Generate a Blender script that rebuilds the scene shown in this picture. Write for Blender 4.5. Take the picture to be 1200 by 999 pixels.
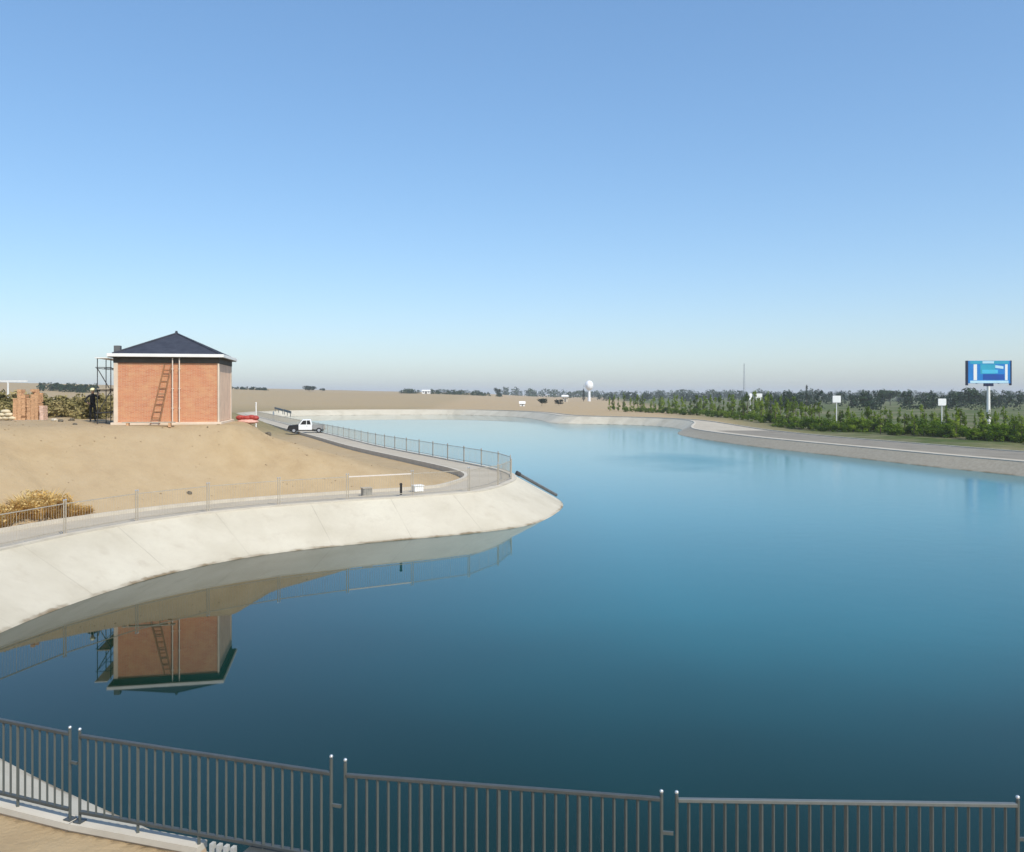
import bpy, bmesh, math, random
import numpy as np
from mathutils import Vector, Matrix

# ------------------------------------------------------------------ clear
for o in list(bpy.data.objects):
    bpy.data.objects.remove(o)
scn = bpy.context.scene
COL = scn.collection
R = math.radians
rnd = random.Random(7)

# ------------------------------------------------------------------ camera
HC = 6.4                       # camera height above the water
cd = bpy.data.cameras.new('camera')
cam = bpy.data.objects.new('camera', cd)
COL.objects.link(cam)
cam.location = (0, 0, HC)
cam.rotation_euler = (R(90), 0, 0)
cd.sensor_width = 36
cd.lens = 30
cd.shift_y = -0.03125
cd.clip_start = 0.1
cd.clip_end = 12000
scn.camera = cam

# ------------------------------------------------------------------ world, sun, exposure
SUN_EL, SUN_AZ = 48.0, 143.0   # azimuth clockwise from +Y (the view direction)
w = bpy.data.worlds.new('World')
scn.world = w
w.use_nodes = True
nt = w.node_tree
bg = nt.nodes['Background']
sky = nt.nodes.new('ShaderNodeTexSky')
sky.sky_type = 'NISHITA'
sky.sun_disc = False
sky.sun_elevation = R(SUN_EL)
sky.sun_rotation = R(SUN_AZ)
sky.altitude = 0
sky.air_density = 1.0
sky.dust_density = 1.05
sky.ozone_density = 6.0
# the hazy air evens out the sky: one soft tone response for the whole dome
gm = nt.nodes.new('ShaderNodeGamma')
gm.inputs[1].default_value = 0.68
hs_ = nt.nodes.new('ShaderNodeHueSaturation')
hs_.inputs['Saturation'].default_value = 1.24
nt.links.new(sky.outputs[0], gm.inputs[0])
nt.links.new(gm.outputs[0], hs_.inputs['Color'])
nt.links.new(hs_.outputs[0], bg.inputs[0])
bg.inputs[1].default_value = 0.150

sl = bpy.data.lights.new('sun', 'SUN')
sl.energy = 2.08
sl.angle = R(0.6)
sl.color = (1.0, 0.93, 0.80)
sun = bpy.data.objects.new('sun', sl)
COL.objects.link(sun)
sdir = Vector((math.sin(R(SUN_AZ)) * math.cos(R(SUN_EL)), math.cos(R(SUN_AZ)) * math.cos(R(SUN_EL)), math.sin(R(SUN_EL))))
sun.rotation_euler = sdir.to_track_quat('Z', 'Y').to_euler()
sun.location = (20, -30, 60)

vs = scn.view_settings
vs.view_transform = 'Standard'
vs.look = 'None'
vs.exposure = 1.0
vs.gamma = 1.0
vs.use_curve_mapping = False


# ------------------------------------------------------------------ materials
class NT:
    def __init__(self, name):
        self.m = bpy.data.materials.new(name)
        self.m.use_nodes = True
        self.t = self.m.node_tree
        self.b = self.t.nodes['Principled BSDF']

    def n(self, kind, **kw):
        nd = self.t.nodes.new('ShaderNode' + kind)
        for k, v in kw.items():
            setattr(nd, k, v)
        return nd

    def l(self, a, b):
        self.t.links.new(a, b)

    def noise(self, vec, scale, detail=4, rough=.55):
        nd = self.n('TexNoise')
        nd.inputs['Scale'].default_value = scale
        nd.inputs['Detail'].default_value = detail
        nd.inputs['Roughness'].default_value = rough
        self.l(vec, nd.inputs['Vector'])
        return nd.outputs['Fac']

    def ramp(self, fac, stops):
        nd = self.n('ValToRGB')
        cr = nd.color_ramp
        while len(cr.elements) < len(stops):
            cr.elements.new(.5)
        for e, (p, c) in zip(cr.elements, stops):
            e.position = p
            e.color = (c[0], c[1], c[2], 1) if isinstance(c, (tuple, list)) else (c, c, c, 1)
        self.l(fac, nd.inputs[0])
        return nd.outputs[0]

    def mix(self, fac, a, b, mode='MIX'):
        nd = self.n('Mix', data_type='RGBA', blend_type=mode)
        for s, v in ((0, fac), (6, a), (7, b)):
            if hasattr(v, 'type') and hasattr(v, 'links'):
                self.l(v, nd.inputs[s])
            elif s == 0:
                nd.inputs[0].default_value = v
            else:
                nd.inputs[s].default_value = (v[0], v[1], v[2], 1)
        return nd.outputs[2]

    def math(self, op, a, b=0.0, clamp=False):
        nd = self.n('Math', operation=op, use_clamp=clamp)
        for i, v in enumerate((a, b)):
            if hasattr(v, 'links'):
                self.l(v, nd.inputs[i])
            else:
                nd.inputs[i].default_value = v
        return nd.outputs[0]

    def bump(self, h, strength, dist=.02):
        nd = self.n('Bump')
        nd.inputs['Strength'].default_value = strength
        nd.inputs['Distance'].default_value = dist
        self.l(h, nd.inputs['Height'])
        self.l(nd.outputs[0], self.b.inputs['Normal'])

    def color(self, c):
        if hasattr(c, 'links'):
            self.l(c, self.b.inputs['Base Color'])
        else:
            self.b.inputs['Base Color'].default_value = (c[0], c[1], c[2], 1)

    def set(self, rough=.7, metal=0.0, spec=.5):
        self.b.inputs['Roughness'].default_value = rough
        self.b.inputs['Metallic'].default_value = metal
        self.b.inputs['Specular IOR Level'].default_value = spec


M = {}


def plain(name, c, rough=.7, metal=0, var=.15, scale=3.0, bump=0.0, world=False, spec=.4):
    k = NT(name)
    vec = k.n('NewGeometry').outputs['Position'] if world else k.n('TexCoord').outputs['Object']
    f = k.noise(vec, scale)
    lo = tuple(x * (1 - var) for x in c)
    hi = tuple(min(1, x * (1 + var)) for x in c)
    k.color(k.ramp(f, [(.3, lo), (.7, hi)]))
    k.set(rough, metal, spec)
    if bump:
        k.bump(k.noise(vec, scale * 6), bump, .01)
    M[name] = k.m
    return k.m


def mat_ground():
    k = NT('ground_earth')
    pos = k.n('NewGeometry').outputs['Position']
    sep = k.n('SeparateXYZ')
    k.l(pos, sep.inputs[0])
    n1 = k.noise(pos, .09, 5)
    n2 = k.noise(pos, .9, 6, .65)
    n3 = k.noise(pos, .02, 3)
    # ruts and runnels in the loose sand run down the bank
    sand = k.ramp(n2, [(.25, (.36, .26, .145)), (.5, (.41, .305, .175)), (.78, (.45, .345, .21))])
    sand = k.mix(k.ramp(n1, [(.42, 0.0), (.7, .55)]), sand, (.37, .295, .20))
    stain = k.ramp(k.noise(pos, .35, 6, .7), [(.60, 0.0), (.72, .35)])
    sand = k.mix(stain, sand, (.30, .235, .13))
    field = k.ramp(n2, [(.3, (.045, .075, .018)), (.55, (.075, .105, .026)), (.8, (.15, .15, .06))])
    earth = k.ramp(n2, [(.3, (.20, .165, .11)), (.7, (.33, .275, .19))])
    # fields lie to the right of a line running away from the canal head
    line = k.math('SUBTRACT', sep.outputs[0], k.math('MULTIPLY', sep.outputs[1], .085))
    line = k.math('ADD', line, k.math('MULTIPLY', k.math('SUBTRACT', n1, .5), 22))
    gfac = k.ramp(k.math('DIVIDE', k.math('ADD', line, -18), 18, True), [(0, 0.0), (1, 1.0)])
    far = k.ramp(k.math('DIVIDE', k.math('ADD', sep.outputs[1], -40), 60, True), [(0, 0.0), (1, 1.0)])
    gfac = k.math('MULTIPLY', gfac, far)
    field = k.mix(k.ramp(n1, [(.45, 0.0), (.6, .5)]), field, earth)
    col = k.mix(gfac, sand, field)
    # dry scrub land behind the yard
    ly = k.ramp(k.math('DIVIDE', k.math('ADD', sep.outputs[1], -54), 14, True), [(0, 0.0), (1, 1.0)])
    lx = k.ramp(k.math('DIVIDE', k.math('ADD', k.math('MULTIPLY', sep.outputs[0], -1), -24), 8, True), [(0, 0.0), (1, 1.0)])
    fy = k.ramp(k.math('DIVIDE', k.math('ADD', sep.outputs[1], -150), 180, True), [(0, 1.0), (1, 0.25)])
    scrub = k.math('MULTIPLY', k.math('MULTIPLY', ly, lx), fy)
    col = k.mix(k.math('MULTIPLY', scrub, .75), col, k.ramp(n2, [(.35, (.11, .105, .04)), (.7, (.25, .21, .10))]))
    k.color(col)
    k.set(.95, 0, .15)
    h = k.math('ADD', k.noise(pos, 2.2, 8, .7), k.math('MULTIPLY', k.noise(pos, .35, 4), 2.0))
    k.bump(h, .55, .14)
    M['ground'] = k.m


def mat_concrete():
    k = NT('pale_concrete')
    pos = k.n('NewGeometry').outputs['Position']
    sep = k.n('SeparateXYZ')
    k.l(pos, sep.inputs[0])
    n1 = k.noise(pos, .25, 5, .6)
    n2 = k.noise(pos, 3.5, 6, .7)
    c = k.ramp(n1, [(.3, (.44, .40, .31)), (.55, (.53, .49, .395)), (.75, (.575, .54, .44))])
    c = k.mix(k.ramp(n2, [(.45, 0.0), (.8, .30)]), c, (.42, .38, .31))
    old = k.math('MULTIPLY', k.ramp(k.math('DIVIDE', k.math('ADD', sep.outputs[0], -22), 6, True), [(0, 0.0), (1, 1.0)]), k.ramp(k.math('DIVIDE', k.math('ADD', sep.outputs[1], -138), 14, True), [(0, 1.0), (1, 0.0)]))
    c = k.mix(old, c, k.ramp(n2, [(.3, (.26, .23, .175)), (.7, (.37, .335, .265))]))
    # water-mark left by the changing level, ragged
    lev = k.math('ADD', sep.outputs[2], k.math('MULTIPLY', k.math('SUBTRACT', k.noise(pos, 1.6, 5, .7), .5), .16))
    tide = k.ramp(k.math('MULTIPLY', lev, 2.0), [(0.02, 1.0), (.08, .75), (.14, .12), (.34, 0.0)])
    patch = k.ramp(k.noise(pos, .7, 3), [(.40, .15), (.58, 1.0)])
    c = k.mix(k.math('MULTIPLY', tide, patch), c, (.17, .125, .07))
    at = k.n('Attribute', attribute_name='arc')
    fr = k.math('FRACT', k.math('MULTIPLY', at.outputs['Fac'], 1 / 3.6))
    jt = k.ramp(fr, [(0, 1.0), (.006, 1.0), (.012, 0.0), (1, 0.0)])
    jm = k.math('MULTIPLY', jt, k.ramp(k.noise(pos, .6, 4), [(.35, .1), (.65, .55)]))
    c = k.mix(jm, c, (.27, .24, .19))
    # each bay was cast on its own day and dried to its own tone
    wn = k.n('TexWhiteNoise', noise_dimensions='1D')
    k.l(k.math('FLOOR', k.math('MULTIPLY', at.outputs['Fac'], 1 / 3.6)), wn.inputs['W'])
    c = k.mix(k.math('MULTIPLY', wn.outputs['Value'], .10), c, (.45, .41, .33))
    # rust and dirt runs down the face
    dr = k.n('Mapping'); dr.inputs['Scale'].default_value = (1.0, 1.0, .06)
    k.l(pos, dr.inputs['Vector'])
    c = k.mix(k.ramp(k.noise(dr.outputs[0], 1.5, 4, .6), [(.56, 0.0), (.74, .30)]), c, (.36, .31, .235))
    k.color(c)
    k.set(.85, 0, .25)
    k.bump(k.noise(pos, 5, 8, .7), .25, .02)
    M['concrete'] = k.m


def mat_paving(name, a, b, scale=.5):
    k = NT(name)
    pos = k.n('NewGeometry').outputs['Position']
    n1 = k.noise(pos, scale, 5, .6)
    n2 = k.noise(pos, 4, 6, .7)
    c = k.ramp(n1, [(.3, a), (.7, b)])
    c = k.mix(k.ramp(n2, [(.5, 0.0), (.8, .35)]), c, tuple(x * .8 for x in a))
    k.color(c)
    k.set(.9, 0, .2)
    k.bump(n2, .2, .01)
    M[name] = k.m


def mat_water():
    k = NT('canal_water')
    pos = k.n('NewGeometry').outputs['Position']
    mp = k.n('Mapping')
    mp.inputs['Scale'].default_value = (1.0, 1.0, 1.0)
    k.l(pos, mp.inputs['Vector'])
    v = mp.outputs[0]
    n1 = k.noise(v, 1.1, 3, .5)
    n2 = k.noise(v, 5.0, 2, .5)
    # a breeze roughens patches of the open water
    br = k.ramp(k.noise(pos, .022, 2, .5), [(.40, 0.25), (.66, 1.0)])
    # the strongest gust lies on the open reach
    sp_ = k.n('SeparateXYZ')
    k.l(pos, sp_.inputs[0])
    ex = k.math('POWER', k.math('DIVIDE', k.math('ADD', sp_.outputs[0], -15), 13), 2)
    ey = k.math('POWER', k.math('DIVIDE', k.math('ADD', sp_.outputs[1], -82), 20), 2)
    gust = k.math('ADD', k.math('ADD', ex, ey), k.math('MULTIPLY', k.noise(pos, .09, 4), 1.3))
    # the bay under the left bank lies sheltered
    lee = k.ramp(k.math('DIVIDE', k.math('ADD', sp_.outputs[0], 4), 22, True), [(0, .05), (1, 1.0)])
    br = k.math('MULTIPLY', br, k.math('MULTIPLY', lee, 1.3))
    gst = k.ramp(gust, [(.30, 1.0), (1.3, 0.0)])
    br = k.math('ADD', br, k.math('MULTIPLY', gst, 6.0))
    h = k.math('ADD', n1, k.math('MULTIPLY', n2, .22))
    # painted light: water colour goes from dark near to bright turquoise far out
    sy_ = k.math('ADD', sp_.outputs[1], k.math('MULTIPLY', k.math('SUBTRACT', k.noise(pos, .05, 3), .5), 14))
    light_grad = k.ramp(k.math('DIVIDE', k.math('ADD', sy_, -12), 60, True), [(0, 0.0), (.07, .12), (.22, .62), (.55, .9), (1, 1.0)])
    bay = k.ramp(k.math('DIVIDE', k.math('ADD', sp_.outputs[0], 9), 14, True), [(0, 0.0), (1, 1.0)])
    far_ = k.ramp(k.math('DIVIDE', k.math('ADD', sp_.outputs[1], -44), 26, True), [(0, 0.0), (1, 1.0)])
    light_grad = k.math('MULTIPLY', light_grad, k.math('MAXIMUM', bay, far_))
    k.color(k.mix(light_grad, (.000, .016, .009), (.003, .165, .200)))
    k.set(.02, 0, .5)
    k.l(k.math('ADD', k.math('MULTIPLY', lee, .13), k.math('ADD', .012, k.math('MULTIPLY', gst, .10))), k.b.inputs['Roughness'])
    k.b.inputs['IOR'].default_value = 1.35
    nd = k.n('Bump')
    nd.inputs['Distance'].default_value = .012
    k.l(k.math('MULTIPLY', br, .5), nd.inputs['Strength'])
    k.l(h, nd.inputs['Height'])
    k.l(nd.outputs[0], k.b.inputs['Normal'])
    M['water'] = k.m


def mat_brick():
    k = NT('orange_brick')
    tc = k.n('TexCoord').outputs['Object']
    sep = k.n('SeparateXYZ')
    k.l(tc, sep.inputs[0])
    cmb = k.n('CombineXYZ')
    k.l(k.math('ADD', sep.outputs[0], sep.outputs[1]), cmb.inputs[0])
    k.l(sep.outputs[2], cmb.inputs[1])
    br = k.n('TexBrick')
    br.inputs['Color1'].default_value = (.50, .165, .075, 1)
    br.inputs['Color2'].default_value = (.60, .25, .12, 1)
    br.inputs['Mortar'].default_value = (.52, .40, .29, 1)
    br.inputs['Scale'].default_value = 1.0
    br.inputs['Brick Width'].default_value = .25
    br.inputs['Row Height'].default_value = .063
    br.inputs['Mortar Size'].default_value = .008
    br.inputs['Bias'].default_value = -.1
    k.l(cmb.outputs[0], br.inputs['Vector'])
    n = k.noise(tc, 1.6, 4, .6)
    n2 = k.noise(tc, 6, 3, .6)
    c = k.mix(k.ramp(n, [(.42, 0.0), (.72, .65)]), br.outputs[0], (.60, .335, .175))
    c = k.mix(k.ramp(n2, [(.55, 0.0), (.75, .45)]), c, (.60, .40, .22))
    c = k.mix(k.ramp(k.noise(tc, .9, 3), [(.5, 0.0), (.7, .5)]), c, (.56, .24, .13))
    k.color(c)
    k.set(.9, 0, .2)
    k.bump(br.outputs[1], -.4, .008)
    M['brick'] = k.m


def mat_roof():
    k = NT('slate_roof')
    tc = k.n('TexCoord').outputs['Object']
    sep = k.n('SeparateXYZ')
    k.l(tc, sep.inputs[0])
    wv = k.math('FRACT', k.math('MULTIPLY', sep.outputs[2], 9.0))
    n = k.noise(tc, 2.5, 5, .6)
    k.color(k.ramp(n, [(.3, (.028, .032, .045)), (.7, (.052, .057, .075))]))
    k.set(.6, 0, .35)
    k.bump(wv, .5, .02)
    M['roof'] = k.m


def mat_leaf(name, dark, mid, light, trans=.25):
    k = NT(name)
    oi = k.n('ObjectInfo')
    geo = k.n('NewGeometry')
    f = k.noise(geo.outputs['Position'], .8, 3)
    f = k.math('ADD', f, k.math('MULTIPLY', k.math('SUBTRACT', oi.outputs['Random'], .5), .45))
    c = k.ramp(f, [(.25, dark), (.5, mid), (.78, light)])
    k.color(c)
    k.set(.8, 0, .08)
    tr = k.n('BsdfTranslucent')
    k.l(c, tr.inputs['Color'])
    mx = k.n('MixShader')
    mx.inputs[0].default_value = trans
    k.l(k.b.outputs[0], mx.inputs[1])
    k.l(tr.outputs[0], mx.inputs[2])
    k.l(mx.outputs[0], k.t.nodes['Material Output'].inputs['Surface'])
    M[name] = k.m


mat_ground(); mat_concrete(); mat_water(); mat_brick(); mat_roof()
mat_paving('walkway', (.40, .355, .28), (.48, .43, .345))
mat_paving('road', (.20, .18, .145), (.27, .245, .20))
mat_paving('kerb', (.48, .435, .355), (.58, .535, .45), 1.2)
mat_leaf('leaf_poplar', (.080, .130, .010), (.185, .275, .022), (.31, .40, .055), .45)
mat_leaf('leaf_bush', (.045, .090, .006), (.100, .180, .010), (.19, .27, .025), .4)
mat_leaf('leaf_far', (.018, .038, .018), (.030, .058, .025), (.048, .080, .034), .15)
mat_leaf('leaf_dark', (.008, .016, .008), (.014, .028, .012), (.022, .042, .018), .1)
mat_leaf('scrub_olive', (.11, .10, .035), (.26, .22, .09), (.42, .34, .16), .2)
mat_leaf('scrub_gold', (.50, .31, .09), (.72, .50, .18), (.78, .62, .30), .45)
plain('bark', (.11, .085, .06), .9)
plain('fence_metal', (.105, .12, .115), .45, .35, .1, 8)
plain('rail_glint', (.16, .175, .17), .4, .3, .06, 8)  # glint on the right-hand top rails painted as a lighter metal colour
plain('fence_frame', (.085, .095, .095), .45, .35, .1, 8)
plain('cap_metal', (.62, .64, .64), .22, .6, .03)
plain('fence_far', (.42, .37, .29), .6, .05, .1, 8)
plain('slat_grey', (.40, .41, .39), .7, 0, .15)
plain('rail_pale', (.68, .61, .54), .6, 0, .06)
plain('white_paint', (.80, .80, .77), .5, 0, .04)
plain('plaster', (.66, .55, .43), .85, 0, .10, 1.5, .15)
plain('side_plaster', (.68, .48, .34), .85, 0, .12, 1.5, .15)
plain('eave_white', (.78, .78, .75), .7, 0, .05, 2)
plain('soffit', (.06, .055, .045), .85, 0, .1)  # eave shade put into the soffit colour
plain('beam_shade', (.075, .066, .05), .85, 0, .15, 3)  # shadow under the eave painted into the beam's colour
plain('wood', (.26, .13, .06), .8, 0, .25, 5)
plain('plank', (.42, .36, .28), .85, 0, .2, 5)
plain('steel_dark', (.055, .055, .055), .6, .3, .2)
plain('dark_grey', (.10, .105, .105), .7, 0, .15, 4)
plain('black', (.012, .012, .013), .8, 0, .2)
plain('rubber', (.016, .016, .016), .85, 0, .2)
plain('glass_dark', (.015, .018, .022), .08, 0, .1, 2, 0, False, .6)
plain('car_white', (.78, .79, .79), .3, 0, .03)
plain('car_grey', (.26, .26, .255), .4, 0, .05)
plain('pipe_cream', (.70, .62, .52), .6, 0, .08)
plain('skin', (.42, .25, .17), .6, 0, .05)
plain('helmet', (.78, .74, .45), .4, 0, .05)
plain('red_tarp', (.36, .055, .045), .6, 0, .25, 6)
plain('pink_tarp', (.62, .36, .30), .7, 0, .15, 6)
plain('brick_loose', (.56, .33, .18), .9, 0, .25, 14)
plain('brick_pink', (.66, .46, .36), .9, 0, .2, 10)
plain('clod', (.34, .255, .155), .95, 0, .35, 1.5, 0, True)
plain('sandbag', (.60, .52, .36), .9, 0, .2, 6)
plain('rock', (.12, .105, .08), .95, 0, .3, 6)
plain('stone_grey', (.27, .26, .23), .9, 0, .2, 6)
plain('stone_pale', (.52, .47, .38), .95, 0, .2, 6)
plain('parapet_wall', (.48, .36, .235), .9, 0, .18, 2.2, .2)
plain('sign_white', (.82, .83, .82), .45, 0, .03)
plain('tank_white', (.82, .84, .86), .4, 0, .03)
plain('print_blue', (.010, .20, .58), .45, 0, .10, .6)
plain('print_deep', (.008, .075, .36), .45, 0, .10, .6)
plain('print_cyan', (.07, .50, .74), .45, 0, .10, .6)
plain('print_teal', (.03, .36, .52), .45, 0, .10, .6)
plain('print_pale', (.50, .74, .86), .45, 0, .05, .6)
plain('print_navy', (.012, .018, .06), .5, 0, .10, .6)
plain('mast_grey', (.35, .37, .40), .6, .2, .05)


# ------------------------------------------------------------------ mesh helpers
def link(name, me, mat=None, parent=None):
    o = bpy.data.objects.new(name, me)
    COL.objects.link(o)
    if mat is not None and me is not None and not me.materials:
        me.materials.append(M[mat] if isinstance(mat, str) else mat)
    if parent:
        o.parent = parent
    return o


def tag(o, label=None, cat=None, group=None, kind=None):
    if label:
        o['label'] = label
    if cat:
        o['category'] = cat
    if group:
        o['group'] = group
    if kind:
        o['kind'] = kind
    return o


def thing(name, label, cat, loc=(0, 0, 0), rz=0.0, group=None):
    o = bpy.data.objects.new(name, None)
    o.empty_display_size = .2
    COL.objects.link(o)
    o.location = loc
    o.rotation_euler = (0, 0, rz)
    return tag(o, label, cat, group)


class MB:
    """collects simple solids into one mesh"""
    def __init__(self):
        self.v, self.f = [], []

    def add(self, vs_, fs_):
        b = len(self.v)
        self.v += [tuple(p) for p in vs_]
        self.f += [tuple(i + b for i in f) for f in fs_]
        return self

    def box(self, x0, x1, y0, y1, z0, z1):
        return self.add([(x0, y0, z0), (x1, y0, z0), (x1, y1, z0), (x0, y1, z0), (x0, y0, z1), (x1, y0, z1), (x1, y1, z1), (x0, y1, z1)],
                        [(3, 2, 1, 0), (4, 5, 6, 7), (0, 1, 5, 4), (1, 2, 6, 5), (2, 3, 7, 6), (3, 0, 4, 7)])

    def bar(self, a, b, r, n=6, r2=None, up=None):
        a, b = Vector(a), Vector(b)
        d = (b - a).normalized()
        u = d.orthogonal().normalized() if up is None else (Vector(up) - d * d.dot(Vector(up))).normalized()
        v = d.cross(u)
        r2 = r if r2 is None else r2
        ph = math.pi / n
        ring = [(math.cos(2 * math.pi * i / n + ph), math.sin(2 * math.pi * i / n + ph)) for i in range(n)]
        vs_ = [a + (u * c + v * s) * r for c, s in ring] + [b + (u * c + v * s) * r2 for c, s in ring]
        fs_ = [(i, (i + 1) % n, n + (i + 1) % n, n + i) for i in range(n)]
        fs_ += [tuple(reversed(range(n))), tuple(range(n, 2 * n))]
        return self.add(vs_, fs_)

    def obox(self, c, size, rot):
        m = rot.to_3x3() if hasattr(rot, 'to_3x3') else rot
        sx, sy, sz = (s / 2 for s in size)
        c = Vector(c)
        pts = [c + m @ Vector(p) for p in [(-sx, -sy, -sz), (sx, -sy, -sz), (sx, sy, -sz), (-sx, sy, -sz), (-sx, -sy, sz), (sx, -sy, sz), (sx, sy, sz), (-sx, sy, sz)]]
        return self.add(pts, [(3, 2, 1, 0), (4, 5, 6, 7), (0, 1, 5, 4), (1, 2, 6, 5), (2, 3, 7, 6), (3, 0, 4, 7)])

    def ball(self, c, r, nu=10, nv=7, sc=(1, 1, 1), jit=0.0, rr=None):
        c = Vector(c)
        rr = rr or rnd
        vs_ = [c + Vector((0, 0, -r * sc[2]))]
        for j in range(1, nv):
            t = math.pi * j / nv
            for i in range(nu):
                p = 2 * math.pi * i / nu
                k = r * (1 + rr.uniform(-jit, jit))
                vs_.append(c + Vector((k * sc[0] * math.sin(t) * math.cos(p), k * sc[1] * math.sin(t) * math.sin(p), -k * sc[2] * math.cos(t))))
        vs_.append(c + Vector((0, 0, r * sc[2])))
        fs_ = [(0, 1 + (i + 1) % nu, 1 + i) for i in range(nu)]
        for j in range(nv - 2):
            for i in range(nu):
                a = 1 + j * nu + i
                b_ = 1 + j * nu + (i + 1) % nu
                fs_.append((a, b_, b_ + nu, a + nu))
        e = len(vs_) - 1
        o_ = 1 + (nv - 2) * nu
        fs_ += [(o_ + i, o_ + (i + 1) % nu, e) for i in range(nu)]
        return self.add(vs_, fs_)

    def mesh(self, name):
        me = bpy.data.meshes.new(name)
        me.from_pydata(self.v, [], self.f)
        me.update()
        return me

    def build(self, name, mat, parent=None, smooth=False):
        me = self.mesh(name)
        if smooth:
            me.polygons.foreach_set('use_smooth', [True] * len(me.polygons))
        return link(name, me, mat, parent)


def bevel(o, wdt=.02, seg=2):
    md = o.modifiers.new('bevel', 'BEVEL')
    md.width = wdt
    md.segments = seg
    md.limit_method = 'ANGLE'
    return o


# ------------------------------------------------------------------ building footprint (also levels the ground under it)
B0 = Vector((-15.10, 44.0, 0))
RZ = R(11)
WD, DP = 5.09, 5.0
ZB = 4.86

# ------------------------------------------------------------------ shoreline (water inside, z = 0)
SH = [(5, 10.6), (0, 10.8), (-3.5, 11.6), (-6.2, 13.1), (-9, 15), (-11.6, 17.0), (-13.2, 19.4), (-13.7, 22.2), (-13.35, 26.3),
      (-12.1, 30.6), (-9.8, 34.0), (-6.4, 36.5), (-2.4, 38.8), (0.6, 41.3), (2.3, 45.5), (2.95, 50.5), (1.6, 56.5), (-3.2, 67), (-9.8, 81),
      (-17.5, 100), (-28, 125), (-40, 155), (-53, 187), (-64, 215), (-64, 243), (-46, 259), (-22, 263), (-8, 252), (2, 234), (7, 206),
      (8.2, 190), (12, 183), (20, 180), (28.5, 170), (30.5, 154), (27.6, 142), (26.2, 130.6), (28.4, 110), (31.2, 97), (33.7, 87.7), (36.6, 76.2), (39.8, 66),
      (43, 52), (44, 38), (40, 24), (28, 14.8), (15, 11.4)]


def catmull(pts, step):
    out = []
    n = len(pts)
    P = [np.array(p, float) for p in pts]
    for i in range(n):
        p0, p1, p2, p3 = P[i - 1], P[i], P[(i + 1) % n], P[(i + 2) % n]
        k = max(2, int(np.linalg.norm(p2 - p1) / step(p1)))
        for j in range(k):
            t = j / k
            out.append(.5 * ((2 * p1) + (-p0 + p2) * t + (2 * p0 - 5 * p1 + 4 * p2 - p3) * t * t + (-p0 + 3 * p1 - 3 * p2 + p3) * t ** 3))
    return np.array(out)


SHORE = catmull(SH, lambda p: .55 if p[1] < 60 else (1.4 if p[1] < 130 else 3.5))
area = .5 * np.sum(SHORE[:, 0] * np.roll(SHORE[:, 1], -1) - np.roll(SHORE[:, 0], -1) * SHORE[:, 1])
if area < 0:
    SHORE = SHORE[::-1]          # now counter-clockwise: outward normal = (dy, -dx)


def normals(P):
    t = np.roll(P, -1, 0) - np.roll(P, 1, 0)
    nrm = np.stack([t[:, 1], -t[:, 0]], 1)
    return nrm / np.maximum(1e-6, np.linalg.norm(nrm, axis=1))[:, None]


def offset(P, dist):
    """wave-front offset, relaxed at each step so that it never folds over"""
    steps = max(1, int(abs(np.max(dist)) / .3))
    Q = P.copy()
    dd = np.broadcast_to(dist, (len(P),)) / steps
    for _ in range(steps):
        Q = Q + normals(Q) * dd[:, None]
        Q = .84 * Q + .08 * (np.roll(Q, 1, 0) + np.roll(Q, -1, 0))
    return Q


def shore_dist(X, Y):
    """signed distance to the shoreline, negative over the water"""
    A = SHORE[::2]
    B = np.roll(A, -1, 0)
    best = np.full(X.shape, 1e18)
    arc = np.zeros(X.shape)
    s0 = 0.0
    inside = np.zeros(X.shape, bool)
    for (ax, ay), (bx_, by_) in zip(A, B):
        dx, dy = bx_ - ax, by_ - ay
        t = np.clip(((X - ax) * dx + (Y - ay) * dy) / (dx * dx + dy * dy), 0, 1)
        d2 = (X - ax - t * dx) ** 2 + (Y - ay - t * dy) ** 2
        ln = math.hypot(dx, dy)
        arc = np.where(d2 < best, s0 + t * ln, arc)
        s0 += ln
        best = np.minimum(best, d2)
        c = (ay > Y) != (by_ > Y)
        if dy != 0:
            inside ^= c & (X < (bx_ - ax) * (Y - ay) / dy + ax)
    d = np.sqrt(best)
    global ARC
    ARC = arc
    return np.where(inside, -d, d)


def sst(a, b, x):
    t = np.clip((x - a) / (b - a), 0, 1)
    return t * t * (3 - 2 * t)


_r = np.random.RandomState(3)
_W = [(_r.uniform(-1, 1), _r.uniform(-1, 1), _r.uniform(0, 6.28)) for _ in range(24)]


def wob(X, Y, s):
    z = 0
    for i, (a, b, p) in enumerate(_W):
        k = s * (.5 + i * .16)
        z = z + np.sin(X * a * k + Y * b * k + p) / (1 + .25 * i)
    return z / 5


def right_f(X, Y):
    return sst(18, 27, X) * (1 - sst(132, 160, Y)) * sst(30, 45, Y)


def walk_w(X, Y):
    return 5.7 + 6.0 * right_f(X, Y)


PAD = B0 + Vector((-math.cos(RZ), -math.sin(RZ), 0)) * WD / 2 + Vector((-math.sin(RZ), math.cos(RZ), 0)) * DP / 2


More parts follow.
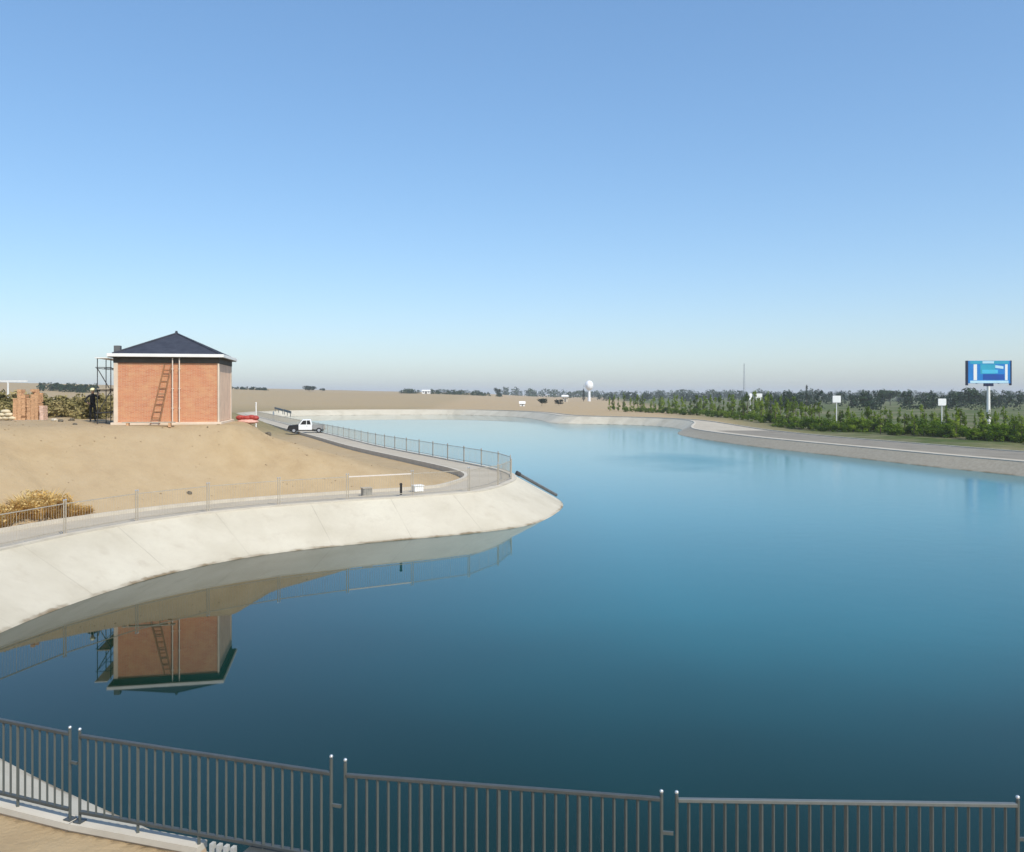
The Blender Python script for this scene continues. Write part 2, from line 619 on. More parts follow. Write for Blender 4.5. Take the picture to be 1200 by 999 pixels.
def ground_z(X, Y, d):
    W = walk_w(X, Y)
    left = 1 - sst(4, 14, X)
    reach = sst(21, 29, Y) * (1 - sst(95, 175, Y)) * (1 - sst(42, 61, Y) * sst(0, 1, (X + 23 + .25 * np.maximum(0, Y - 45)) / (8 + .05 * np.maximum(0, Y - 45)))) * (1 - sst(-16.5, -1, X))
    e = np.maximum(0, d - W + .1)
    Hm = 3.65 * left * reach
    ramp = .60 * e * (1 + .10 * wob(X, Y, .6))
    mound = Hm - np.logaddexp(0, (Hm - ramp) * 3.2) / 3.2 + np.logaddexp(0, Hm * 3.2) / 3.2 - Hm + 0 * e
    mound = np.where(Hm > .02, np.minimum(np.maximum(0, Hm - np.logaddexp(0, (Hm - ramp) * 4) / 4 + np.exp(-Hm * 4) * 0), Hm), 0)
    base = 1.3 - .55 * right_f(X, Y)
    z = base + mound
    z = z + np.where(e > 0, np.minimum(1, e / 3) * .10 * wob(X, Y, .9), 0)
    # rain has cut shallow rills straight down the sand face
    a_ = ARC + .35 * wob(X, Y, 1.1)
    rill = np.abs(np.sin(a_ * 1.31) * np.sin(a_ * .47 + 1)) + .5 * np.abs(np.sin(a_ * 2.9 + 2 * np.sin(a_ * .3)))
    face = np.clip(mound / 1.0, 0, 1) * np.clip((Hm - mound) / .9, 0, 1)
    z = z - .11 * face * rill * rill
    z = z + np.minimum(1, e / 40) * .35 * wob(X, Y, .07)
    # far slopes: the desert rises to the left
    z = z + 8.5 * np.exp(-(((X + 330) / 190) ** 2 + ((Y - 470) / 170) ** 2))
    z = z + 9.0 * np.exp(-(((X + 420) / 330) ** 2 + ((Y - 950) / 330) ** 2))
    z = z + 3.6 * sst(280, 620, Y) * (1 - sst(-60, 60, X)) * (1 - sst(1500, 3000, Y))
    under = np.minimum(base, -1.5 + .8 * d)
    z = np.where(d > W, z, under)
    # level pad for the building
    lx = (X - PAD[0]) * math.cos(RZ) + (Y - PAD[1]) * math.sin(RZ)
    ly = -(X - PAD[0]) * math.sin(RZ) + (Y - PAD[1]) * math.cos(RZ)
    ex = np.sqrt(np.maximum(0, np.abs(lx) - WD / 2 - .5) ** 2 + np.maximum(0, np.abs(ly) - DP / 2 - .7) ** 2)
    k = 1 - sst(0, 2.2, ex)
    z = z * (1 - k) + (ZB - .02) * k
    z = np.where((Y < 14) & (d > 2), np.minimum(z, 1.02), z)
    yard_ = (X < -3.35) & (X > -11) & (Y < np.interp(X, [-11.2, -8.02, -4.9, -3.3], [12.6, 10.79, 9.565, 9.07]) + .03)
    return np.where(yard_, 1.53 + .02 * wob(X, Y, 2.0), z)


def gz(x, y):
    X, Y = np.array([float(x)]), np.array([float(y)])
    return float(ground_z(X, Y, shore_dist(X, Y))[0])


def px(x, y, z):
    """ground point seen at photo pixel (x, y) on the level z"""
    Y = 1000 * (HC - z) / (y - 462)
    return Vector(((x - 600) * Y / 1000, Y, z))


# ground sheet: rings around the place, fine near the canal, out to the horizon
azs = list(np.arange(-44, 44.01, .28)) + list(np.arange(48, 316, 6.0))
azs = np.radians(np.array(azs))
rad = [3.0]
while rad[-1] < 6500:
    rad.append(rad[-1] * (1.0135 if rad[-1] < 150 else 1.035))
rad = np.array(rad)
AA, RR = np.meshgrid(azs, rad)
GX, GY = (RR * np.sin(AA)).ravel(), (RR * np.cos(AA)).ravel()
GD = shore_dist(GX, GY)
GZ = ground_z(GX, GY, GD)
nA, nR = len(azs), len(rad)
idx = np.arange(nA * nR).reshape(nR, nA)
q = np.stack([idx[:-1, :], np.roll(idx, -1, 1)[:-1, :], np.roll(idx, -1, 1)[1:, :], idx[1:, :]], -1).reshape(-1, 4)
me = bpy.data.meshes.new('ground')
V = np.stack([GX, GY, GZ], 1)
V = np.vstack([V, [[0, 0, 1.0]]])
fl = q.tolist() + [(int(idx[0, i]), int(idx[0, (i + 1) % nA]), len(V) - 1) for i in range(nA)]
me.from_pydata(V.tolist(), [], fl)
me.update()
me.polygons.foreach_set('use_smooth', [True] * len(me.polygons))
tag(link('ground', me, 'ground'), kind='structure')

# water sheet
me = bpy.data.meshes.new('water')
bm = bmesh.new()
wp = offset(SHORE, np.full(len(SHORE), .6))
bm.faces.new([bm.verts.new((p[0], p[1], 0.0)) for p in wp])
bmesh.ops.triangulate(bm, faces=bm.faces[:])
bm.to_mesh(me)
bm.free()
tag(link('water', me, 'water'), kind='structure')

# concrete lining, coping, walkway, kerb: strips that follow the shore
ZT = 1.5
SLOPE = 2.7
RF = right_f(SHORE[:, 0], SHORE[:, 1])
ZTS = ZT - .55 * RF
top = offset(SHORE, SLOPE - .9 * RF)
near_bank = (SHORE[:, 1] < 15.5) & (SHORE[:, 0] > -10) & (SHORE[:, 0] < 9)
low = SHORE - normals(SHORE) * 1.3
wwid = walk_w(SHORE[:, 0], SHORE[:, 1]) - SLOPE - .15 + .9 * RF
inner = offset(top, wwid)


def strip(name, loops, mat, skip=None):
    n = len(loops[0][0])
    vs_, fs_ = [], []
    for P, z in loops:
        zz = np.broadcast_to(z, (n,))
        vs_ += [(p[0], p[1], h) for p, h in zip(P, zz)]
    for k in range(len(loops) - 1):
        for i in range(n):
            j = (i + 1) % n
            if skip is not None and skip[i] and skip[j]:
                continue
            fs_.append((k * n + i, k * n + j, (k + 1) * n + j, (k + 1) * n + i))
    m_ = bpy.data.meshes.new(name)
    m_.from_pydata(vs_, [], fs_)
    m_.update()
    return link(name, m_, mat)


arc_s = np.concatenate([[0], np.cumsum(np.linalg.norm(np.diff(SHORE, axis=0), axis=1))])
mid1 = SHORE + (top - SHORE) * .5
cb_ = tag(strip('canal_bank', [(low, -.72), (SHORE, 0.0), (mid1, ZTS / 2), (top, ZTS)], 'concrete'), kind='structure')
at_ = cb_.data.attributes.new('arc', 'FLOAT', 'POINT')
at_.data.foreach_set('value', np.tile(arc_s, 4).astype(np.float32))
c2 = top + normals(top) * .34
tag(strip('coping', [(top - normals(top) * .02, ZTS - .05), (top - normals(top) * .02, ZTS + .06), (c2, ZTS + .06), (c2, ZTS - .05)], 'kerb', near_bank), kind='structure')
tag(strip('walkway', [(top + normals(top) * .30, ZTS), (inner, ZTS)], 'walkway', near_bank), kind='structure')
k0 = inner - normals(inner) * .02
k1 = inner + normals(inner) * .18
tag(strip('kerb', [(k0, ZTS - .3), (k0, ZTS + .13), (k1, ZTS + .13), (k1, ZTS - .3)], 'kerb', near_bank), kind='structure')

# asphalt lane on the right bank
sel = [i for i in range(len(SHORE)) if SHORE[i, 0] > 24 and 40 < SHORE[i, 1] < 128]
sel.sort(key=lambda i: SHORE[i, 1])
nt_ = normals(top)
ra = np.array([top[i] + nt_[i] * 2.0 for i in sel])
rb = np.array([top[i] + (inner[i] - top[i]) * .97 for i in sel])
m_ = bpy.data.meshes.new('road')
m_.from_pydata([(p[0], p[1], ZTS[i] + .006) for p, i in zip(ra, sel)] + [(p[0], p[1], ZTS[i] + .006) for p, i in zip(rb, sel)], [],
               [(i, len(ra) + i, len(ra) + i + 1, i + 1) for i in range(len(ra) - 1)])
m_.update()
tag(link('road', m_, 'road'), kind='structure')

# ------------------------------------------------------------------ near railing
PH = .98          # rail height above the parapet


def unit_mesh(name, r, h, n=4):
    return MB().bar((0, 0, 0), (0, 0, h), r, n, up=(1, 1, 0)).mesh(name)


PICK = unit_mesh('picket', .0150, PH - .16, 4); PICK.materials.append(M['fence_metal'])
STIFF = unit_mesh('stiffener', .021, PH - .02, 4); STIFF.materials.append(M['fence_metal'])


def near_panel(a, b, label, cap_up, rail='fence_frame'):
    a, b = Vector(a), Vector(b)
    L = (b - a).length
    rz = math.atan2(b.y - a.y, b.x - a.x)
    root = thing('railing_panel', label, 'railing', (a.x, a.y, 1.62), rz, 'railing panels along the near bank')
    for zc, nm in ((PH - .02, 'top_rail'), (.11, 'bottom_rail')):
        bevel(MB().box(.03, L - .03, -.022, .022, zc - .018, zc + .018).build(nm, rail if nm == 'top_rail' else 'fence_frame', root), .006)
    for k, x in enumerate((0.02, L - .02)):
        up = cap_up[k]
        p = MB().bar((x, 0, 0), (x, 0, PH + up), .017, 8).build('post', 'fence_metal', root)
        MB().ball((x, 0, PH + up + .022), .019, 12, 8).build('post_cap', 'cap_metal', p, True)
        MB().box(x - .05, x + .05, -.05, .05, 0, .012).build('base_plate', 'fence_frame', p)
    n = 28
    for i in range(1, n):
        x = .02 + (L - .04) * i / n
        if i % 7 == 0:
            s = link('stiffener', STIFF, None, root)
            s.location = (x, 0, 0.0)
        else:
            s = link('picket', PICK, None, root)
            s.location = (x, 0, .125)
    MB().box(L - .02, L + .09, -.012, .012, PH - .35, PH - .32).build('bracket', 'fence_metal', root)
    return root


near_panel((-8.02, 10.79, 0), (-4.95, 9.585, 0), 'grey railing panel at the left frame edge with white bank showing between bars', (.05, .03))
near_panel((-4.85, 9.545, 0), (-1.80, 8.585, 0), 'grey railing panel ending at the tall pair of white-capped posts', (.03, .13))
near_panel((-1.69, 8.555, 0), (1.43, 8.045, 0), 'grey railing panel between the two pairs of white-capped posts', (.11, .03))
near_panel((1.53, 8.03, 0), (4.72, 7.93, 0), 'grey railing panel with bright top rail at the right foreground', (.03, .03), 'rail_glint')
near_panel((4.82, 7.93, 0), (8.0, 8.15, 0), 'grey railing panel just past the right frame edge', (.03, .03), 'rail_glint')

# parapet under the left end of the railing
root = thing('parapet_wall', 'low tan wall with pale coping under the left end of the railing', 'wall', (0, 0, 0))
pth = [(-11.2, 12.6), (-8.02, 10.79), (-4.9, 9.565), (-3.30, 9.07)]
ws, cs = MB(), MB()
for (x0, y0), (x1, y1) in zip(pth, pth[1:]):
    d = Vector((x1 - x0, y1 - y0, 0))
    L = d.length
    rot = Matrix.Rotation(math.atan2(d.y, d.x), 3, 'Z')
    c = Vector(((x0 + x1) / 2, (y0 + y1) / 2, 0))
    ws.obox(c + Vector((0, 0, .98)), (L + .02, .14, 1.136), rot)
    cs.obox(c + Vector((0, 0, 1.585)), (L + .015, .17, .07), rot)
ws.build('wall', 'parapet_wall', root)
cs.build('coping', 'kerb', root)
# what stands where the parapet ends
root = thing('slat_grille', 'small grille of white upright slats at the end of the parapet', 'grille', (-3.16, 8.96, 1.03), -.3)
for i in range(4):
    MB().box(i * .085, i * .085 + .04, -.03, .03, .02, .66).build('slat', 'slat_grey', root)
MB().box(-.03, .34, -.02, .02, .0, .05).build('frame', 'fence_frame', root)
root = thing('control_cabinet', 'dark grey cabinet below the railing beside the white slats', 'cabinet', (-2.70, 8.78, 1.03), -.3)
bevel(MB().box(-.02, .52, -.12, .16, 0, .64).build('body', 'dark_grey', root), .015)
MB().box(.02, .48, -.135, -.12, .05, .6).build('door', 'dark_grey', root)
MB().box(-.05, .55, -.15, .19, .64, .67).build('lid', 'fence_frame', root)
# ground sill that carries the rest of the near railing
root = thing('kerb_beam', 'pale concrete beam that carries the near railing', 'kerb', (0, 0, 0))
kb = MB()
pth = [(-2.08, 8.68), (-1.74, 8.57), (1.48, 8.035), (4.77, 7.93), (8.0, 8.15)]
for (x0, y0), (x1, y1) in zip(pth, pth[1:]):
    d = Vector((x1 - x0, y1 - y0, 0))
    kb.obox(Vector(((x0 + x1) / 2, (y0 + y1) / 2, 1.43)), (d.length + .01, .3, .38), Matrix.Rotation(math.atan2(d.y, d.x), 3, 'Z'))
kb.build('beam', 'kerb', root)

# ------------------------------------------------------------------ railing round the left bank
fence = offset(SHORE, np.full(len(SHORE), SLOPE + .2))
# walk along the fence from the near left corner to far up the left bank
i0 = int(np.argmin((fence[:, 0] + 9.2) ** 2 + (fence[:, 1] - 11.6) ** 2))
n = len(fence)
dirn = 1 if fence[(i0 + 10) % n][0] < fence[i0][0] else -1
path = [Vector((-8.12, 10.85))]
i = i0
while True:
    p = Vector(fence[i % n])
    if p.y > 190:
        break
    if p.x < -8.4 or p.y > 20:
        path.append(p)
    i += dirn
cum = [0]
for a, b in zip(path, path[1:]):
    cum.append(cum[-1] + (b - a).length)


def at_len(s):
    j = int(np.searchsorted(cum, s)) - 1
    j = max(0, min(len(path) - 2, j))
    t = (s - cum[j]) / (cum[j + 1] - cum[j])
    return path[j].lerp(path[j + 1], t)


LP = 3.2
FP_R = MB().box(.03, LP - .09, -.016, .016, 1.02, 1.05).mesh('top_rail')
FP_B = MB().box(.03, LP - .09, -.018, .018, .10, .13).mesh('bottom_rail')
fpk = MB()
for k in range(1, 27):
    x = .02 + (LP - .1) * k / 27
    fpk.bar((x, 0, .13), (x, 0, 1.02), .005 if k % 9 else .009, 4)
FP_P = fpk.mesh('pickets')
FP_S = MB().bar((0, 0, 0), (0, 0, 1.14), .022, 6).mesh('post')
FP_C = MB().ball((0, 0, 1.16), .032, 8, 6).mesh('post_cap')
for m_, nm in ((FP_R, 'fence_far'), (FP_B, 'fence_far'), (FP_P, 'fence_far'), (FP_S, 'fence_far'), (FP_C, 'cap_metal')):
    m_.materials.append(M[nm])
FP_RW = MB().box(.03, LP - .09, -.022, .022, 1.01, 1.06).mesh('top_rail'); FP_RW.materials.append(M['rail_pale'])
ORD = ['first', 'second', 'third', 'fourth', 'fifth', 'sixth', 'seventh', 'eighth', 'ninth', 'tenth', 'eleventh', 'twelfth']
s = 0.05
cnt = tipn = 0
while s + LP < cum[-1]:
    a, b = at_len(s), at_len(s + LP)
    mid = (a + b) / 2
    rz = math.atan2(b.y - a.y, b.x - a.x)
    white = (b - a).length > 3.0 and -6.9 < mid.x < -3.6 and 38 < mid.y < 44
    if mid.y < 40 and mid.x < 0:
        lab = 'grey metal railing panel on the bank left of the frame'
        if mid.x > -.6 * mid.y and mid.y > 18:
            lab = 'grey railing panel above the white left slope, %s from the left frame edge' % ORD[cnt]
            cnt += 1
    elif mid.y < 60:
        lab = 'grey railing panel round the tip of the white point, %s from the white-railed panel side' % ORD[tipn]
        tipn += 1
    else:
        lab = 'grey metal railing panel along the far side walkway behind the sand mound'
    if white:
        lab = 'railing panel with a bright white top rail above the white slope'
    root = thing('bank_railing', lab, 'railing', (a.x, a.y, ZT + .06), rz, None if white else 'railing panels round the left bank')
    sc = (b - a).length / LP
    root.scale = (sc, 1, 1)
    link('top_rail', FP_RW if white else FP_R, None, root)
    link('bottom_rail', FP_B, None, root)
    tag(link('pickets', FP_P, None, root), kind='stuff')
    for x in (.02, LP - .08):
        p = link('post', FP_S, None, root)
        p.location = (x, 0, 0)
        link('post_cap', FP_C, None, p)
    s += LP

# things left against the railing
root = thing('equipment_box', 'white box on the walkway beside the white-railed panel', 'box', px(487, 579, 1.5) + Vector((0, .9, 0)), .5)
bevel(MB().box(-.24, .24, -.2, .2, .02, .30).build('body', 'eave_white', root), .02)
MB().box(-.27, .27, -.23, .23, .30, .34).build('lid', 'eave_white', root)
root = thing('grey_box', 'grey box at the left end of the white-railed panel', 'box', px(427, 583, 1.5) + Vector((0, .6, 0)), .5)
bevel(MB().box(-.22, .22, -.18, .18, .0, .36).build('body', 'stone_grey', root), .02)
MB().box(-.25, .25, -.21, .21, .36, .40).build('lid', 'fence_far', root)
p0 = px(470, 580, 1.56)
root = thing('valve_post', 'short dark post in front of the white-railed panel', 'post', (p0.x, p0.y - .05, 1.56))
MB().bar((0, 0, 0), (0, 0, .5), .06, 10).build('stem', 'black', root)
MB().bar((0, 0, .5), (0, 0, .56), .09, 12, .05).build('cap', 'black', root)
a = px(300, 583, 1.55); b = px(425, 577.5, 1.55)
# dark pipe down the ridge of the point
tip_top = Vector((.35, 50.5, 1.62)); tip_low = Vector((2.35, 49.4, .02))
root = thing('drain_pipe', 'dark pipe running down the ridge of the white point into the water', 'pipe', (0, 0, 0))
MB().bar((.28, 51.5, 1.64), (2.75, 52.6, .16), .10, 8).build('pipe', 'dark_grey', root)
MB().bar((.26, 51.49, 1.655), (.48, 51.59, 1.525), .14, 8).build('collar', 'steel_dark', root)

# ------------------------------------------------------------------ brick building

ux = Vector((math.cos(RZ), math.sin(RZ), 0)); uy = Vector((-math.sin(RZ), math.cos(RZ), 0))
fl_ = B0 - ux * WD
ctr = fl_ + ux * WD / 2 + uy * DP / 2
root = thing('brick_building', 'square orange brick building with dark pyramid roof and white eaves', 'building', (ctr.x, ctr.y, ZB), RZ)
hw, hd = WD / 2, DP / 2
H = 3.42
bevel(MB().box(-hw - .12, hw + .12, -hd - .12, hd + .12, -.6, .10).build('plinth', 'plaster', root), .02)
MB().box(-hw + .06, hw - .06, -hd + .06, hd - .06, .10, H - .1).build('wall', 'brick', root)
for sx in (-1, 1):
    for sy in (-1, 1):
        cw_ = .20 if sx < 0 else .08
        c = MB().box(min(sx * hw, sx * (hw - cw_)), max(sx * hw, sx * (hw - cw_)), min(sy * hd, sy * (hd - .32)), max(sy * hd, sy * (hd - .32)), .10, H - .305)
        bevel(c.build('corner_column', 'plaster', root), .015)
# plastered right-hand wall
MB().box(hw - .06, hw - .03, -hd + .32, hd - .32, .12, H - .31).build('side_wall', 'side_plaster', root)
MB().box(-hw - .01, hw + .01, -hd - .01, hd + .01, H - .30, H - .035).build('ring_beam', 'beam_shade', root)
ov = .26
ea = bevel(MB().box(-hw - ov, hw + ov, -hd - ov, hd + ov, H, H + .16).build('eave', 'eave_white', root), .015)
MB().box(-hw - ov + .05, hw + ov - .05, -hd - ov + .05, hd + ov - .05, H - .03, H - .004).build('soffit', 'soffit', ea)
ro = hw + ov - .22
rd = hd + ov - .22
apz = H + .16 + 1.22
rf = MB()
rf.add([(-ro, -rd, H + .165), (ro, -rd, H + .165), (ro, rd, H + .165), (-ro, rd, H + .165), (0, 0, apz)], [(0, 1, 4), (1, 2, 4), (2, 3, 4), (3, 0, 4), (3, 2, 1, 0)])
roof = rf.build('roof', 'roof', root)
rg = MB()
for sx in (-1, 1):
    for sy in (-1, 1):
        rg.bar((sx * ro, sy * rd, H + .175), (0, 0, apz + .01), .05, 6)
rg.build('hip_ridge', 'roof', roof)
MB().bar((0, 0, apz - .05), (0, 0, apz + .14), .10, 8, .05).build('finial', 'roof', roof)
bevel(MB().box(-hw - ov + .22, -hw - ov + .52, -hd + .2, -hd + .55, H + .16, H + .58).build('vent_stack', 'dark_grey', roof), .015)
for x in (.29, .62):
    dp = MB().bar((x, -hd - .10, .12), (x, -hd - .10, H + .02), .028, 8).build('drainpipe', 'pipe_cream', root)
    for z in (.8, 1.8, 2.8):
        MB().box(x - .05, x + .05, -hd - .11, -hd + .02, z, z + .035).build('pipe_clip', 'pipe_cream', dp)

# ladder against the front wall
lr = thing('ladder', 'brown wooden ladder leaning on the front brick wall', 'ladder', (0, 0, 0))
lb = root.matrix_basis.copy()
def bl(x, y, z):
    return Vector((ctr.x, ctr.y, ZB)) + ux * x + uy * y + Vector((0, 0, z))
La, Lb = (-.42, -hd - .75, .04), (.06, -hd - .02, 3.05)
hwL = .19
for sx in (-1, 1):
    MB().bar(bl(La[0] + sx * hwL * 1.1, La[1], La[2]), bl(Lb[0] + sx * hwL * .85, Lb[1], Lb[2]), .036, 6).build('rail', 'wood', lr)
for k in range(1, 10):
    t = k / 10
    x, y, z = (La[j] + (Lb[j] - La[j]) * t for j in range(3))
    ww = hwL * (1.1 - .25 * t)
    MB().bar(bl(x - ww, y, z), bl(x + ww, y, z), .024, 6).build('rung', 'wood', lr)

# plank on the ground
t = thing('plank', 'long pale plank lying on the sand before the ladder', 'plank', bl(-.55, -hd - 1.35, .02), RZ)
MB().box(-1.25, 1.2, -.13, .13, 0.10, .15).build('board', 'plank', t)
for x in (-1.0, 0.95):
    MB().box(x - .06, x + .06, -.12, .12, -.12, .10).build('block', 'brick_loose', t)

# scaffold at the left wall
sc_ = thing('scaffold', 'dark steel scaffold standing along the left wall of the building', 'scaffold', bl(-hw - .62, -.2, 0.0), RZ)
for x in (-.32, .32):
    for y in (-1.6, 0, 1.6):
        p = MB().bar((x, y, -.1), (x, y, 3.35), .022, 8).build('upright', 'steel_dark', sc_)
for z in (.55, 1.7, 2.85):
    for x in (-.32, .32):
        MB().bar((x, -1.8, z), (x, 1.8, z), .018, 6).build('ledger', 'steel_dark', sc_)
    for y in (-1.6, 0, 1.6):
        MB().bar((-.42, y, z + .05), (.36, y, z + .05), .018, 6).build('transom', 'steel_dark', sc_)
for k in range(2):
    MB().box(-.30 + .31 * k, -.02 + .31 * k, -1.75, 1.75, 1.78, 1.82).build('board', 'plank', sc_)
MB().box(-.40, .20, -1.8, 1.7, 3.36, 3.40).build('roof_board', 'eave_white', sc_)
MB().bar((-.32, -1.6, .55), (.32, -1.6, 1.7), .022, 6).build('brace', 'steel_dark', sc_)
MB().bar((-.32, -1.6, 2.85), (.32, -1.6, 1.7), .022, 6).build('brace', 'steel_dark', sc_)

# ------------------------------------------------------------------ yard left of the building
def brick_stack(loc, rz, nx, ny, rows, mat, label, seed):
    r_ = random.Random(seed)
    t_ = thing('brick_stack', label, 'bricks', loc, rz)
    mb = MB()
    bw, bd, bh = .205, .118, .066
    for k in range(rows):
        f = k / rows
        shrink = 0 if f < .68 else 1 + int((f - .68) * 6)
        for i in range(nx):
            for j in range(ny):
                if i < shrink * .5 or i >= nx - shrink * .5:
                    continue
                if r_.random() < .02 + (.42 if f > .8 else 0):
                    continue
                rot = Matrix.Rotation(r_.uniform(-.05, .05), 3, 'Z')
                c_ = ((i - (nx - 1) / 2) * bw + r_.uniform(-.012, .012), (j - (ny - 1) / 2) * bd + r_.uniform(-.012, .012), bh * (k + .5))
                mb.obox(c_, (bw - .012, bd - .01, bh - .004), rot)
    tag(mb.build('bricks', mat, t_), kind='stuff')
    MB().box(-nx * bw / 2 - .04, nx * bw / 2 + .04, -ny * bd / 2 - .03, ny * bd / 2 + .03, -.25, -.002).build('pallet', 'plank', t_)
    return t_


YB = 44.2
def yard(xp, Y=YB):
    X = (xp - 600) * Y / 1000
    return (X, Y, gz(X, Y) + .03)
brick_stack(yard(24.8), .1, 3, 4, 24, 'brick_loose', 'tall orange brick stack, the left one of the two', 1)
brick_stack(yard(41), -.05, 3, 4, 24, 'brick_loose', 'tall orange brick stack next to the small pinkish stack', 2)
brick_stack(yard(51, 44.0), .05, 1, 4, 15, 'brick_pink', 'low pinkish brick stack right of the tall brick stacks', 3)
sb = thing('sandbag_pile', 'pale heap of filled sacks at the left edge of the yard', 'sacks', yard(7, 44.0), .1)
for k, (x, y, z) in enumerate([(-.35, 0, .1), (.0, .05, .1), (.33, 0, .1), (-.18, .03, .28), (.14, .0, .28), (-.02, .02, .44), (-.6, .1, .1)]):
    MB().ball((x, y, z), .24, 12, 8, (1, .8, .46), .07).build('sack', 'sandbag', sb, True)
for k, (xp, Y, r, m_, lab) in enumerate([(64, 43.4, .13, 'stone_pale', 'pale stone lying right of the low pinkish brick stack'),
                                         (71, 43.0, .12, 'rock', 'dark stone lying beside the pale stone in the yard'),
                                         (84, 44.6, .13, 'rock', 'dark stone between the brick stacks and the standing person'),
                                         (88, 41.2, .09, 'rock', 'small dark stone at the crest of the sand below the yard'),
                                         (314, 46.5, .16, 'rock', 'dark boulder on the sand right of the building'),
                                         (239, 35.2, .11, 'rock', 'dark stone low on the sand slope above the walkway')]):
    X = (xp - 600) * Y / 1000
    if xp == 239:
        X, Y = -14.6, 38.6
    o = MB().ball((0, 0, .3 * r), r, 9, 6, (1.2, .9, .75), .22).build('stone', m_, None)
    o.location = (X, Y, gz(X, Y))
    tag(o, lab, 'stone')

X, Y = -15.05, 48.6
rt = thing('tarp_bundle', 'dark red tarpaulin bundle on pinkish sheets right of the building', 'tarpaulin', (X, Y, gz(X, Y) + .02))
bndl = MB()
for k in range(5):
    bndl.ball((-.45 + .22 * k, rnd.uniform(-.05, .05), .30 + rnd.uniform(-.03, .03)), .2, 10, 7, (1.1, .9, .7), .12)
bndl.build('bundle', 'red_tarp', rt, True)
MB().ball((0, .0, .06), .62, 14, 6, (1, .7, .22), .1).build('sheet', 'pink_tarp', rt, True)
X, Y = (300 - 600) * .0512, 51.2
t = thing('white_post', 'thin white post standing in the sand right of the red tarpaulin', 'post', (X, Y, gz(X, Y)))
MB().bar((0, 0, -.2), (0, 0, 2.3), .04, 8).build('pole', 'white_paint', t)
MB().ball((0, 0, 2.32), .05, 8, 6).build('cap', 'white_paint', t)

# low white frame in the scrub, far left
Y = 75.0
X = -45.5
t = thing('beam_stand', 'low white beam on posts in the scrub at far left', 'frame', (X, Y, gz(X, Y)))
MB().box(-2.6, 2.9, -.06, .06, 2.45, 2.57).build('beam', 'white_paint', t)
for x in (-1.0, 1.2):
    MB().bar((x, 0, 0), (x, 0, 2.45), .07, 8).build('post', 'white_paint', t)


